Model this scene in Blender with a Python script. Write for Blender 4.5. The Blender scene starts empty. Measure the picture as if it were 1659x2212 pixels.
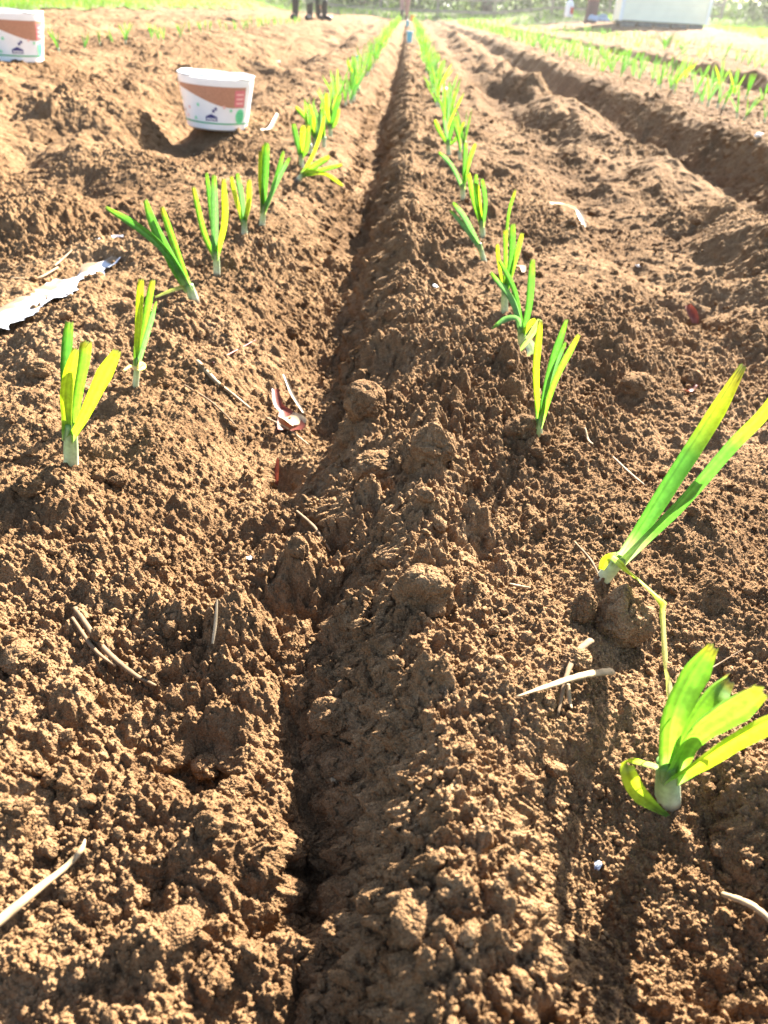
import bpy, math, random
import numpy as np
from mathutils import Vector, Matrix

SC = bpy.context.scene
COL = SC.collection
R = math.radians
PI = math.pi

# ------------------------------------------------------------------ camera, sky, sun, exposure
CAM_H = 0.35
PITCH = R(33.8)
YAW = R(-.35)
ROLL = R(3.5)
FPX = 1620.0                      # focal length in px of the 1659 x 2212 view of the photograph
cam_d = bpy.data.cameras.new('camera')
cam = bpy.data.objects.new('camera', cam_d)
COL.objects.link(cam)
cam_d.sensor_fit = 'VERTICAL'
cam_d.sensor_height = 34.6
cam_d.lens = FPX / 2212 * 34.6
cam_d.clip_start = 0.01
cam_d.clip_end = 5000
cam.rotation_mode = 'XYZ'
cam.location = (0, 0, CAM_H)
CAM_M = Matrix.Rotation(YAW, 3, 'Z') @ Matrix.Rotation(PI / 2 - PITCH, 3, 'X') @ Matrix.Rotation(ROLL, 3, 'Z')
cam.rotation_euler = CAM_M.to_euler('XYZ')
cam_d.dof.use_dof = True
cam_d.dof.focus_distance = 0.58
cam_d.dof.aperture_fstop = cam_d.lens / 2.5      # a 2.5 mm opening
SC.camera = cam

SUN_EL, SUN_AZ = R(32.5), R(28)     # azimuth to the right of the row direction (+Y)
w = bpy.data.worlds.new('World')
SC.world = w
w.use_nodes = True
nt = w.node_tree
bg = nt.nodes['Background']
sky = nt.nodes.new('ShaderNodeTexSky')
sky.sky_type = 'NISHITA'
sky.sun_disc = False
sky.sun_elevation = SUN_EL
sky.sun_rotation = SUN_AZ
sky.dust_density = 1.5
nt.links.new(sky.outputs[0], bg.inputs[0])
bg.inputs[1].default_value = 0.05
sd = bpy.data.lights.new('sun', 'SUN')
sd.energy = 5.0
sd.angle = R(0.53)
sd.color = (1.0, 0.95, 0.84)
sun = bpy.data.objects.new('sun', sd)
COL.objects.link(sun)
SUN_DIR = Vector((math.sin(SUN_AZ) * math.cos(SUN_EL), math.cos(SUN_AZ) * math.cos(SUN_EL), math.sin(SUN_EL)))
sun.rotation_euler = SUN_DIR.to_track_quat('Z', 'Y').to_euler()
sun.location = (2, 3, 3)
vs = SC.view_settings
vs.view_transform = 'Standard'
vs.look = 'None'
vs.exposure = 3.3
vs.gamma = 1.0
vs.use_curve_mapping = False

# ------------------------------------------------------------------ noise
U32 = np.uint32


def h2(ix, iy, seed):
    h = (ix.astype(np.int64).astype(U32) * U32(374761393)) ^ (iy.astype(np.int64).astype(U32) * U32(668265263)) ^ U32(seed * 2246822519 & 0xffffffff)
    h = (h ^ (h >> U32(13))) * U32(1274126177)
    h = (h ^ (h >> U32(16))) * U32(2246822519)
    return h ^ (h >> U32(15))


def f01(h):
    return (h & U32(0xffff)).astype(np.float32) / np.float32(65536)


def gn(x, y, seed):
    x = np.asarray(x, np.float32); y = np.asarray(y, np.float32)
    ix = np.floor(x); iy = np.floor(y)
    fx = x - ix; fy = y - iy
    ix = ix.astype(np.int32); iy = iy.astype(np.int32)

    def g(a, b):
        an = f01(h2(ix + a, iy + b, seed)) * np.float32(2 * PI)
        return np.cos(an) * (fx - a) + np.sin(an) * (fy - b)
    ux = fx * fx * fx * (fx * (fx * 6 - 15) + 10)
    uy = fy * fy * fy * (fy * (fy * 6 - 15) + 10)
    n0 = g(0, 0); n1 = g(1, 0)
    a = n0 + (n1 - n0) * ux
    n0 = g(0, 1); n1 = g(1, 1)
    b = n0 + (n1 - n0) * ux
    return (a + (b - a) * uy) * np.float32(1.5)


def bumps(x, y, rmin, rmax, prob, seed, power=2.0, squash=0.9):
    """height of a bed of half-buried round lumps, in units of one cell"""
    x = np.asarray(x, np.float32); y = np.asarray(y, np.float32)
    ix = np.floor(x).astype(np.int32); iy = np.floor(y).astype(np.int32)
    out = np.zeros_like(x)
    for a in (-1, 0, 1):
        for b in (-1, 0, 1):
            cx = ix + a; cy = iy + b
            h = h2(cx, cy, seed)
            px = cx + f01(h); py = cy + f01(h >> U32(11))
            k = f01(h2(cx, cy, seed + 77))
            r = rmin + (rmax - rmin) * (k / prob) ** power
            d2 = (x - px) ** 2 + (y - py) ** 2
            v = np.sqrt(np.maximum(r * r - d2, 0)) * squash
            v[k > prob] = 0
            np.maximum(out, v, out=out)
    return out


def sst(a, b, x):
    t = np.clip((x - a) / (b - a), 0, 1)
    return t * t * (3 - 2 * t)


# ------------------------------------------------------------------ the ground's relief
PROFILE = [(-60, .3), (-20, .22), (-9, .16), (-6, .12), (-4.9, .10), (-4.6, .05), (-4.2, .08), (-3.9, .09), (-3.6, .03), (-3.2, .09), (-2.7, .09), (-2.5, .02), (-2.2, .08), (-1.9, .10), (-1.72, .115), (-1.5, .115),
           (-1.35, .105), (-1.2, .075), (-1.0, .03), (-.85, -.03), (-.74, -.055), (-.64, -.01), (-.54, .0), (-.42, .0), (-.33, .0), (-.25, .0), (-.20, -.012), (-.16, -.034), (-.13, -.055), (-.10, -.064), (-.065, -.062), (-.02, -.012), (.015, .008),
           (.045, .016), (.09, .010), (.155, .004), (.225, -.004), (.31, -.015), (.42, -.035), (.53, -.055), (.60, -.04), (.70, -.015), (.80, -.02), (.90, -.045), (.975, -.072), (1.005, -.060), (1.045, -.015), (1.085, .045), (1.115, .066), (1.16, .070),
           (1.22, .05), (1.35, .04), (1.47, .04), (1.65, .035), (1.86, .04), (2.1, .03), (2.35, .0), (2.55, -.04), (2.66, -.04), (2.73, .07), (2.84, .075), (3.0, .06), (3.22, .06), (3.9, .05), (4.5, .06), (4.8, .03), (5.0, .0), (5.15, .07), (5.6, .07),
           (6.4, .06), (20, .1), (60, .1)]
PX = [p[0] for p in PROFILE]
PZ = [p[1] for p in PROFILE]

MOUNDS = [(-0.019, 0.7, 0.03, 0.022), (0.021, 0.6, 0.026, 0.016), (0.046, 0.56, 0.022, 0.014), (-0.104, 0.66, 0.022, -0.02), (-0.029, 0.545, 0.02, 0.012), (-0.059, 0.47, 0.016, 0.012), (-0.099, 0.285, 0.018, -0.024), (-0.019, 0.33, 0.016, 0.012), (0.056, 0.42, 0.022, 0.012), (-0.274, 0.52, 0.03, 0.012), (-0.234, 0.4, 0.03, -0.012), (0.266, 0.52, 0.03, 0.01), (0.326, 0.72, 0.035, -0.014), (0.086, 0.3, 0.02, 0.012), (0.150, 0.205, 0.062, -0.034), (.225, .26, .03, .012), (-0.304, 0.35, 0.03, 0.012), (-0.144, 0.4, 0.022, 0.01), (0.126, 0.8, 0.03, 0.012), (-0.374, 0.8, 0.05, 0.016), (-0.144, 0.95, 0.03, 0.01), (0.306, 1.05, 0.05, 0.016), (0.386, 0.9, 0.04, -0.018), (-0.474, 1.15, 0.06, -0.03), (-0.019, 0.235, 0.022, -0.014), (-0.194, 0.235, 0.022, 0.012), (0.476, 1.25, 0.06, -0.03), (0.576, 1.1, 0.06, 0.02)]


def macro(X, Y):
    X = np.asarray(X, np.float32); Y = np.asarray(Y, np.float32)
    far = sst(4, 16, Y)
    wob = gn(Y * 1.7 + 3.1, X * .35, 5) * .035 + gn(Y * 4.3, X * .8 + 7, 6) * .016
    wob = wob + (.020 * gn(Y * 8 + 2, X * 3, 13) + .014 * gn(Y * 19, X * 9 + 1, 14) + .012 * gn(Y * 3.5 + 8, X * .5, 15)) * np.exp(-((X + .045) / .13) ** 2) / np.maximum(sst(.2, 1.0, Y + .25), .3) * (.45 + .55 * sst(.3, .8, Y))
    wob = wob * sst(.2, 1.0, Y + .25) * (1 + .8 * sst(.5, 2.0, np.abs(X)))
    Xw = X + wob
    Xw = Xw - .040 * (1 - sst(.22, .48, Y)) * np.exp(-((X + .055) / .16) ** 2)
    z = np.interp(Xw, PX, PZ).astype(np.float32)
    # the furrow is shallower and filled with crumbled soil next to the camera
    fill = np.exp(-((X + .09) / .06) ** 2) * .018 * np.exp(-((Y - .62) / .12) ** 2)
    z = z + fill
    rdg = sst(.9, 1.8, Y) * (.020 * np.exp(-((Xw - .36) / .05) ** 2) - .022 * np.exp(-((Xw - .48) / .06) ** 2) + .03 * np.exp(-((Xw - .70) / .07) ** 2) - .02 * np.exp(-((Xw - .85) / .06) ** 2))
    z = z + rdg * (.6 + .8 * gn(Y * 1.3, X, 12))
    z = z - .024 * np.exp(-((Xw + .095) / .055) ** 4) * sst(.75, 1.4, Y) + (.020 * gn(X * 2.7, Y * 1.6, 17) + .012 * gn(X * 6, Y * 4, 18)) * sst(.6, 1.6, Y) * sst(.12, .4, np.abs(X - .2) * (X > 0) + np.abs(X + .2) * (X <= 0))
    nr = 1 - sst(.38, .62, Y)
    z = z + .022 * np.exp(-((Xw - .012) / .032) ** 2) * sst(.75, 1.2, Y) * (1 - .5 * sst(5, 9, Y))
    z = z + nr * (.024 * np.exp(-((X - .028 - .02 * gn(Y * 9, Y, 19)) / .030) ** 2) + .034 * np.exp(-((X + .085) / .045) ** 2))
    # hollows and mounds between the right row and the big shaded bank
    m = np.exp(-((X - .68) / .18) ** 2) * sst(1.0, 1.8, Y)
    z = z + m * (.065 * np.abs(gn(X * 5, Y * 2.6, 9)) + .095 * gn(X * 3.6, Y * 2.3 + 4, 10))
    m = np.exp(-((X + .78) / .24) ** 2) * sst(.7, 1.4, Y)
    z = z + m * (.10 * gn(X * 3.6, Y * 2.7, 11) - .005)
    # hollow beside the first tub
    z = z + .10 * np.exp(-(((X + .90) / .15) ** 2 + ((Y - 2.50) / .30) ** 2) ** 1.5) - .045 * np.exp(-(((X + .64) / .13) ** 2 + ((Y - 2.28) / .22) ** 2) ** 1.5) + .02 * np.exp(-((X + .62) / .10) ** 2 - ((Y - 2.8) / .15) ** 2)
    for (mx, my, mr, mh) in MOUNDS:
        sel = (np.abs(X - mx) < 3 * mr) & (np.abs(Y - my) < 3 * mr)
        if sel.any():
            q = ((X[sel] - mx) ** 2 + ((Y[sel] - my) * .8) ** 2) / (mr * mr)
            z[sel] += mh * np.exp(-q * q * .8)
    z = z * (1 - .45 * far) + .06 * far
    z = z + sst(3.5, 7.5, X) * np.clip(Y - 9, 0, 30) * .0125
    # the land rises slowly beyond the field
    d = np.maximum(Y - 34, 0)
    z = z + np.minimum(d * .035, 3.0)
    z = z + sst(-4, -7, X) * np.clip(Y - 12, 0, 60) * .02
    return z


def height(X, Y, det=None):
    X = np.asarray(X, np.float32); Y = np.asarray(Y, np.float32)
    D = np.sqrt(X * X + Y * Y + .12)
    z = macro(X, Y)
    field = 1 - .85 * sst(30, 34, Y)
    # lumps 4 - 20 cm
    n1 = gn(X * 6, Y * 6, 21); n2 = gn(X * 13, Y * 13, 22)
    z = z + field * (.012 * n1 + .010 * n2)
    z = z + field * sst(4, 10, D) * (.022 * gn(X * 7 + 2, Y * 5, 58) + .03 * np.abs(gn(X * 4, Y * 2.6, 59)) - .008)
    # rough = where the clods are coarse (crest right of the furrow, trench), smooth fine soil elsewhere
    ro = .5 + 1.15 * gn(X * 3.1 + 9, Y * 2.6, 23) + .4 * gn(X * 8, Y * 7, 16) - .7 * np.exp(-((X - .155) / .06) ** 2 - ((Y - .27) / .09) ** 2) + .55 * np.exp(-((X - .045) / .09) ** 2) - .25 * np.exp(-((X + .20) / .08) ** 2)
    ro = np.clip(ro, .05, 1.35)
    wx = gn(X * 30, Y * 30, 31); wy = gn(X * 30 + 5, Y * 30, 32)
    f = field * (1 - .5 * sst(8, 20, D))
    c1 = bumps((X + .007 * wx) * 15, (Y + .007 * wy) * 15, .12, .5, .13, 41, 1.5, .75) / 15
    z = z + f * ro * c1 * .9
    wallm = np.exp(-((X + .01) / .075) ** 2) * (1 - .4 * sst(2, 6, Y))
    c0 = bumps(X * 11 + .35 * wx, Y * 9 + .35 * wy, .2, .62, .42, 45, 1.2, .55) / 11
    z = z + f * (wallm * (c0 * .8 + .010 * np.abs(gn(X * 17 + 3, Y * 15, 46)) - .012) + .3 * c0 * np.clip(ro - .5, 0, 1))
    n3 = gn(X * 34, Y * 34, 24)
    z = z + f * (.0040 * n3 + .0080 * (np.abs(gn(X * 21 + .2 * wx, Y * 21 + .2 * wy, 27)) - .3) * (.35 + .65 * ro))
    nz = D < 12
    if nz.any():
        x = X[nz]; y = Y[nz]; dd = D[nz]
        wx = gn(x * 60, y * 60, 33); wy = gn(x * 60 + 5, y * 60, 34)
        fd = 1 - sst(8, 12, dd)
        r = ro[nz]
        c = bumps((x + .0026 * wx) * 42, (y + .0026 * wy) * 42, .15, .6, .13, 42, 1.5, .85) / 42
        k = c * .95 * (.4 + .8 * r) * fd
        xw = x + .004 * wx; yw = y + .004 * wy
        b1 = np.abs(gn(xw * 52, yw * 52, 35)); b2 = np.abs(gn(xw * 112 + 3, yw * 112, 36))
        k += (.0085 * b1 * (.12 + .98 * r) + .0052 * b2 * (.22 + .8 * r)) * fd
        k -= .0075 * np.maximum(gn(x * 44 + 3, y * 44, 28) - .10, 0) * fd
        n2m = dd < 3.2
        if n2m.any():
            x2 = x[n2m]; y2 = y[n2m]; f2 = 1 - sst(2.0, 3.2, dd[n2m])
            c = bumps(x2 * 190, y2 * 190, .2, .8, .6, 43, 1.0, 1.1) / 190
            c += .0030 * np.abs(gn(x2 * 240, y2 * 240, 37)) - .0016 * np.maximum(gn(x2 * 170, y2 * 170, 38), 0)
            k[n2m] += c * f2 * (.45 + .6 * r[n2m])
            n3m = dd < 1.1
            x3 = x[n3m]; y3 = y[n3m]
            k[n3m] += (bumps(x3 * 480, y3 * 480, .3, .75, .8, 44, 1.0, 1.3) / 480) * (1 - sst(.7, 1.1, dd[n3m]))
        z[nz] += k
    return z


def hz(x, y):
    return float(height(np.array([x]), np.array([y]))[0])


def ray(px, py):
    d = CAM_M @ Vector(((px - 829.5) / FPX, -(py - 1106) / FPX, -1.0))
    return d


def gp(px, py):
    """the point of the ground seen at a pixel of the photograph"""
    d = ray(px, py)
    t = np.concatenate([np.arange(.15, 4, .002), np.arange(4, 60, .01)])
    X = d.x * t; Y = d.y * t; Z = CAM_H + d.z * t
    hh = macro(X, Y) + .004
    i = int(np.argmax(Z < hh)) if (Z < hh).any() else len(t) - 1
    x, y = float(X[i]), float(Y[i])
    return Vector((x, y, hz(x, y)))


def vp(px, py, Y):
    """the point seen at a pixel, on the upright plane at distance Y"""
    d = ray(px, py)
    t = Y / d.y
    return Vector((d.x * t, Y, CAM_H + d.z * t))


def px_size(P, n):
    """metres that n pixels span at point P"""
    f = CAM_M @ Vector((0, 0, -1))
    return n / FPX * ((P - Vector((0, 0, CAM_H))).dot(f))


# ------------------------------------------------------------------ mesh and tag helpers
def tag(o, label=None, cat=None, group=None, kind=None):
    if label: o['label'] = label
    if cat: o['category'] = cat
    if group: o['group'] = group
    if kind: o['kind'] = kind
    return o


def empty(name, loc, rz=0):
    o = bpy.data.objects.new(name, None)
    COL.objects.link(o)
    o.location = loc
    o.rotation_euler = (0, 0, rz)
    o.empty_display_size = .02
    return o


def mesh_np(name, V, F, mat, parent=None, col=None, smooth=True, uv=None):
    """V (n,3); F (m,k) equal-sized faces, or a list of faces"""
    me = bpy.data.meshes.new(name)
    V = np.asarray(V, np.float32)
    me.vertices.add(len(V))
    me.vertices.foreach_set('co', V.ravel())
    if isinstance(F, np.ndarray):
        k = F.shape[1]
        fl = F.astype(np.int32).ravel()
        st = np.arange(len(F), dtype=np.int32) * k
        tot = np.full(len(F), k, np.int32)
    else:
        tot = np.array([len(f) for f in F], np.int32)
        fl = np.array([i for f in F for i in f], np.int32)
        st = np.concatenate([[0], np.cumsum(tot)[:-1]]).astype(np.int32)
    me.loops.add(len(fl))
    me.loops.foreach_set('vertex_index', fl)
    me.polygons.add(len(tot))
    me.polygons.foreach_set('loop_start', st)
    me.polygons.foreach_set('loop_total', tot)
    me.polygons.foreach_set('use_smooth', np.full(len(tot), bool(smooth)))
    me.update(calc_edges=True)
    if col is not None:
        a = me.color_attributes.new('tint', 'FLOAT_COLOR', 'POINT')
        c = np.ones((len(V), 4), np.float32)
        c[:, :3] = np.asarray(col, np.float32)[:, :3]
        a.data.foreach_set('color', c.ravel())
    me.materials.append(mat)
    o = bpy.data.objects.new(name, me)
    COL.objects.link(o)
    if parent: o.parent = parent
    return o


# ------------------------------------------------------------------ materials
def new_mat(name):
    m = bpy.data.materials.new(name)
    m.use_nodes = True
    nt = m.node_tree
    return m, nt, nt.nodes['Principled BSDF'], nt.nodes['Material Output']


def nd(nt, t, **kw):
    n = nt.nodes.new(t)
    for k, v in kw.items():
        if k.startswith('i_'):
            n.inputs[k[2:].replace('_', ' ')].default_value = v
        else:
            setattr(n, k, v)
    return n


def ramp(nt, fac, stops):
    r = nt.nodes.new('ShaderNodeValToRGB')
    e = r.color_ramp.elements
    e[0].position = stops[0][0]; e[0].color = (*stops[0][1], 1)
    e[1].position = stops[-1][0]; e[1].color = (*stops[-1][1], 1)
    for p, c in stops[1:-1]:
        q = e.new(p); q.color = (*c, 1)
    nt.links.new(fac, r.inputs[0])
    return r.outputs[0]


def soil_mat(name='soil', tint=1.0, bump=True):
    m, nt, b, out = new_mat(name)
    tc = nd(nt, 'ShaderNodeTexCoord')
    geo = nd(nt, 'ShaderNodeNewGeometry')
    P = geo.outputs['Position']
    n1 = nd(nt, 'ShaderNodeTexNoise', i_Scale=3.0, i_Detail=6.0); nt.links.new(P, n1.inputs['Vector'])
    n2 = nd(nt, 'ShaderNodeTexNoise', i_Scale=70.0, i_Detail=4.0, i_Roughness=.7); nt.links.new(P, n2.inputs['Vector'])
    n3 = nd(nt, 'ShaderNodeTexNoise', i_Scale=900.0, i_Detail=2.0); nt.links.new(P, n3.inputs['Vector'])
    mx = nd(nt, 'ShaderNodeMath', operation='MULTIPLY_ADD'); nt.links.new(n1.outputs[0], mx.inputs[0]); mx.inputs[1].default_value = .35
    m2 = nd(nt, 'ShaderNodeMath', operation='MULTIPLY_ADD'); nt.links.new(n2.outputs[0], m2.inputs[0]); m2.inputs[1].default_value = .35
    m3 = nd(nt, 'ShaderNodeMath', operation='MULTIPLY'); nt.links.new(n3.outputs[0], m3.inputs[0]); m3.inputs[1].default_value = .3
    nt.links.new(m3.outputs[0], m2.inputs[2]); nt.links.new(m2.outputs[0], mx.inputs[2])
    t = tint
    c = ramp(nt, mx.outputs[0], [(.30, (.066 * t, .034 * t, .0155 * t)), (.44, (.136 * t, .0755 * t, .036 * t)), (.54, (.215 * t, .126 * t, .063 * t)), (.68, (.37 * t, .24 * t, .135 * t))])
    nt.links.new(c, b.inputs['Base Color'])
    b.inputs['Roughness'].default_value = 1.0
    b.inputs['Specular IOR Level'].default_value = .05
    if bump:
        vo = nd(nt, 'ShaderNodeTexVoronoi', i_Scale=720.0); nt.links.new(P, vo.inputs['Vector'])
        nb = nd(nt, 'ShaderNodeTexNoise', i_Scale=260.0, i_Detail=3.0, i_Roughness=.6); nt.links.new(P, nb.inputs['Vector'])
        b1 = nd(nt, 'ShaderNodeBump', i_Strength=.9, i_Distance=.0011, invert=True)
        nt.links.new(vo.outputs['Distance'], b1.inputs['Height'])
        bm = nd(nt, 'ShaderNodeBump', i_Strength=.8, i_Distance=.0035)
        nt.links.new(nb.outputs[0], bm.inputs['Height']); nt.links.new(b1.outputs[0], bm.inputs['Normal'])
        nt.links.new(bm.outputs[0], b.inputs['Normal'])
    return m


M = {}
M['soil'] = soil_mat(tint=.80)

# ------------------------------------------------------------------ the field's soil: one sheet, finest next to the camera
QUALITY = 1.0


def build_ground():
    ys = [-.15]
    while ys[-1] < 6: ys.append(ys[-1] + max(.00062, .0003 + .0014 * max(ys[-1], 0)) / QUALITY)
    while ys[-1] < 140: ys.append(ys[-1] + (.0045 * ys[-1] - .018))
    ys.append(400); ys.append(2500)
    ys = np.array(ys, np.float32)
    nx = int(1500 * QUALITY)
    s = np.linspace(-1, 1, nx).astype(np.float32)
    wid = (.36 + .60 * np.maximum(ys, 0) + np.maximum(ys - 30, 0) * .8).astype(np.float32)
    nr = len(ys)
    V = np.empty((nr * nx, 3), np.float32)
    for a in range(0, nr, 200):
        b = min(nr, a + 200)
        X = (wid[a:b, None] * s[None, :] + .02 * ys[a:b, None] * 0)
        Y = np.repeat(ys[a:b, None], nx, 1)
        Z = height(X.ravel(), Y.ravel())
        if ys[a] < 5:
            x_, y_ = X.ravel(), Y.ravel()
            sm = (macro(x_ + .006, y_) - macro(x_ - .006, y_)) / .012
            wt = sst(.35, 1.2, np.abs(sm))
            k = wt > .01
            zz, yy = Z[k], y_[k]
            sc = 1 + .5 * sst(1, 3, yy)
            X = X.copy()
            xr = X.ravel()
            xr[k] -= np.sign(sm[k]) * wt[k] * sc * (.016 * np.abs(gn(zz * 38 + 5, yy * 34, 55)) + .0085 * np.abs(gn(zz * 95, yy * 90, 56)) + .005 * np.abs(gn(zz * 230, yy * 220, 57)) - .006)
            X = xr.reshape(X.shape)
        V[a * nx:b * nx, 0] = X.ravel(); V[a * nx:b * nx, 1] = Y.ravel(); V[a * nx:b * nx, 2] = Z
    i = np.arange(nr - 1, dtype=np.int32)[:, None] * nx + np.arange(nx - 1, dtype=np.int32)[None, :]
    i = i.ravel()
    F = np.stack([i, i + 1, i + nx + 1, i + nx], 1)
    o = mesh_np('ground', V, F, M['soil'])
    tag(o, kind='structure')
    print('ground', len(V))
    return o


build_ground()

def ico(sub=0):
    import bmesh
    bm = bmesh.new()
    bmesh.ops.create_icosphere(bm, subdivisions=sub + 1, radius=1)
    V = np.array([v.co[:] for v in bm.verts], np.float32)
    F = np.array([[v.index for v in f.verts] for f in bm.faces], np.int32)
    bm.free()
    return V, F


def build_crumbs():
    rng = np.random.default_rng(7)
    Vs, Fs, off = [], [], 0
    for n, sub, rl, rh, ymax in ((60000, 0, .0006, .0016, 1.2), (16000, 1, .0014, .0034, 2.0), (1500, 2, .0030, .0075, 3.5)):
        # denser close by
        u = rng.random(n)
        y = .08 * ((ymax + .1) / .08) ** (u ** .8) - .02
        x = (rng.random(n) * 2 - 1) * (.34 + .58 * y)
        cl = gn(x * 9, y * 9, 61) + .5 * gn(x * 30, y * 30, 62) + rng.normal(0, .25, n)
        k = cl > -.12
        x, y = x[k], y[k]; n = len(x)
        r = rl + (rh - rl) * rng.random(n) ** 2.2
        r *= np.clip(.7 + y * .6, .8, 1.6)
        z = height(x, y) + r * (rng.random(n) * .6 + .1)
        V, F = ico(sub)
        nv = len(V)
        q = rng.normal(size=(n, 4)); q /= np.linalg.norm(q, axis=1)[:, None]
        a, b, c, d = q.T
        Rm = np.stack([a*a+b*b-c*c-d*d, 2*(b*c-a*d), 2*(b*d+a*c), 2*(b*c+a*d), a*a-b*b+c*c-d*d, 2*(c*d-a*b), 2*(b*d-a*c), 2*(c*d+a*b), a*a-b*b-c*c+d*d], 1).reshape(n, 3, 3)
        jit = 1 + rng.normal(0, .20 if sub == 0 else .13, (n, nv, 1))
        P = V[None] * jit * np.array([1, .8, .65]) * r[:, None, None]
        P = np.einsum('nij,nkj->nki', Rm, P)
        P += np.stack([x, y, z], 1)[:, None, :]
        Vs.append(P.reshape(-1, 3))
        Fs.append((F[None] + (np.arange(n) * nv)[:, None, None] + off).reshape(-1, 3))
        off += n * nv
    o = mesh_np('soil_crumbs', np.concatenate(Vs), np.concatenate(Fs).astype(np.int32), M['soil'])
    tag(o, 'loose brown soil crumbs strewn over the freshly worked ground', 'soil crumbs', kind='stuff')


build_crumbs()

# ------------------------------------------------------------------ more materials
def leaf_mat(name, trans=.5, rough=.38, tscale=1.25):
    m, nt, b, out = new_mat(name)
    at = nd(nt, 'ShaderNodeAttribute', attribute_name='tint')
    uvn = nd(nt, 'ShaderNodeTexCoord')
    wv = nd(nt, 'ShaderNodeTexNoise', i_Scale=240.0, i_Detail=3.0)
    nt.links.new(uvn.outputs['Object'], wv.inputs['Vector'])
    mp = nd(nt, 'ShaderNodeMapRange', i_From_Min=.3, i_From_Max=.7, i_To_Min=.78, i_To_Max=1.15)
    nt.links.new(wv.outputs[0], mp.inputs['Value'])
    mul = nd(nt, 'ShaderNodeVectorMath', operation='SCALE')
    nt.links.new(at.outputs['Color'], mul.inputs[0]); nt.links.new(mp.outputs[0], mul.inputs['Scale'])
    nt.links.new(mul.outputs[0], b.inputs['Base Color'])
    b.inputs['Roughness'].default_value = rough
    b.inputs['Specular IOR Level'].default_value = .45
    tr = nd(nt, 'ShaderNodeBsdfTranslucent')
    g = nd(nt, 'ShaderNodeVectorMath', operation='MULTIPLY')
    g.inputs[1].default_value = (tscale * .82, tscale, tscale * .42)
    nt.links.new(mul.outputs[0], g.inputs[0])
    nt.links.new(g.outputs[0], tr.inputs['Color'])
    mix = nd(nt, 'ShaderNodeMixShader'); mix.inputs[0].default_value = trans
    nt.links.new(b.outputs[0], mix.inputs[1]); nt.links.new(tr.outputs[0], mix.inputs[2])
    nt.links.new(mix.outputs[0], out.inputs[0])
    return m


def plain(name, col, rough=.6, spec=.3, var=.15, scale=60., trans=0.0, attr=False):
    m, nt, b, out = new_mat(name)
    tc = nd(nt, 'ShaderNodeTexCoord')
    n = nd(nt, 'ShaderNodeTexNoise', i_Scale=scale, i_Detail=5.0)
    nt.links.new(tc.outputs['Object'], n.inputs['Vector'])
    c0 = tuple(c * (1 - var) for c in col); c1 = tuple(min(1, c * (1 + var)) for c in col)
    c = ramp(nt, n.outputs[0], [(.35, c0), (.65, c1)])
    nt.links.new(c, b.inputs['Base Color'])
    b.inputs['Roughness'].default_value = rough
    b.inputs['Specular IOR Level'].default_value = spec
    if trans:
        tr = nd(nt, 'ShaderNodeBsdfTranslucent')
        nt.links.new(c, tr.inputs['Color'])
        mix = nd(nt, 'ShaderNodeMixShader'); mix.inputs[0].default_value = trans
        nt.links.new(b.outputs[0], mix.inputs[1]); nt.links.new(tr.outputs[0], mix.inputs[2])
        nt.links.new(mix.outputs[0], out.inputs[0])
    return m


M['leaf'] = leaf_mat('leek_leaf', trans=.52, tscale=1.3)
M['stem'] = leaf_mat('leek_stem', trans=.25, rough=.45, tscale=1.0)
M['straw'] = plain('straw', (.26, .18, .10), .7, .2, .25, 120)
M['root'] = plain('dry_root', (.135, .085, .045), .8, .2, .25, 120)
M['redleaf'] = plain('red_dry_leaf', (.14, .028, .014), .5, .3, .35, 90, .25)
M['paleleaf'] = plain('pale_dry_leaf', (.38, .29, .18), .5, .4, .2, 90, .35)
M['white_plastic'] = plain('white_plastic', (.80, .80, .79), .4, .5, .04, 20)
M['sheet'] = plain('plastic_sheet', (.30, .34, .42), .35, .6, .10, 60, .25)
M['grey_rim'] = plain('grey_rim', (.42, .44, .46), .5, .4, .1, 30)
M['brown_print'] = plain('brown_print', (.42, .20, .12), .45, .4, .10, 200)
M['green_print'] = plain('green_print', (.03, .36, .14), .45, .4, .05, 60)
M['mint_print'] = plain('mint_print', (.15, .62, .30), .45, .4, .05, 60)
M['navy_print'] = plain('navy_print', (.03, .035, .17), .45, .4, .05, 60)
M['pink_print'] = plain('pink_print', (.62, .16, .18), .45, .4, .05, 60)
M['rose_print'] = plain('rose_print', (.80, .45, .38), .45, .4, .05, 60)
M['white_print'] = plain('white_print', (.82, .82, .82), .45, .4, .03, 60)

# leaf colours
YEL = (.33, .36, .025); LIM = (.135, .26, .032); GRN = (.065, .17, .036); BLU = (.10, .20, .10)
PAL = (.36, .42, .22); WHT = (.46, .48, .36); TIP = (.10, .10, .045); OLV = (.30, .24, .03)


def smooth_path(pts, n):
    """Catmull-Rom through 3-D points"""
    P = [Vector(p) for p in pts]
    if len(P) == 2: P = [P[0], P[0].lerp(P[1], .5), P[1]]
    Q = [2 * P[0] - P[1]] + P + [2 * P[-1] - P[-2]]
    out = []
    for i in range(n):
        u = i / (n - 1) * (len(P) - 1)
        k = min(int(u), len(P) - 2); t = u - k
        a, b, c, d = Q[k], Q[k + 1], Q[k + 2], Q[k + 3]
        out.append(.5 * ((2 * b) + (c - a) * t + (2 * a - 5 * b + 4 * c - d) * t * t + (3 * b - a - 3 * c + d) * t ** 3))
    return out


def cmix(stops, t):
    for (a, ca), (b, cb) in zip(stops, stops[1:]):
        if t <= b:
            k = 0 if b == a else (t - a) / (b - a)
            return tuple(x + (y - x) * max(0, k) for x, y in zip(ca, cb))
    return stops[-1][1]


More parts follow.
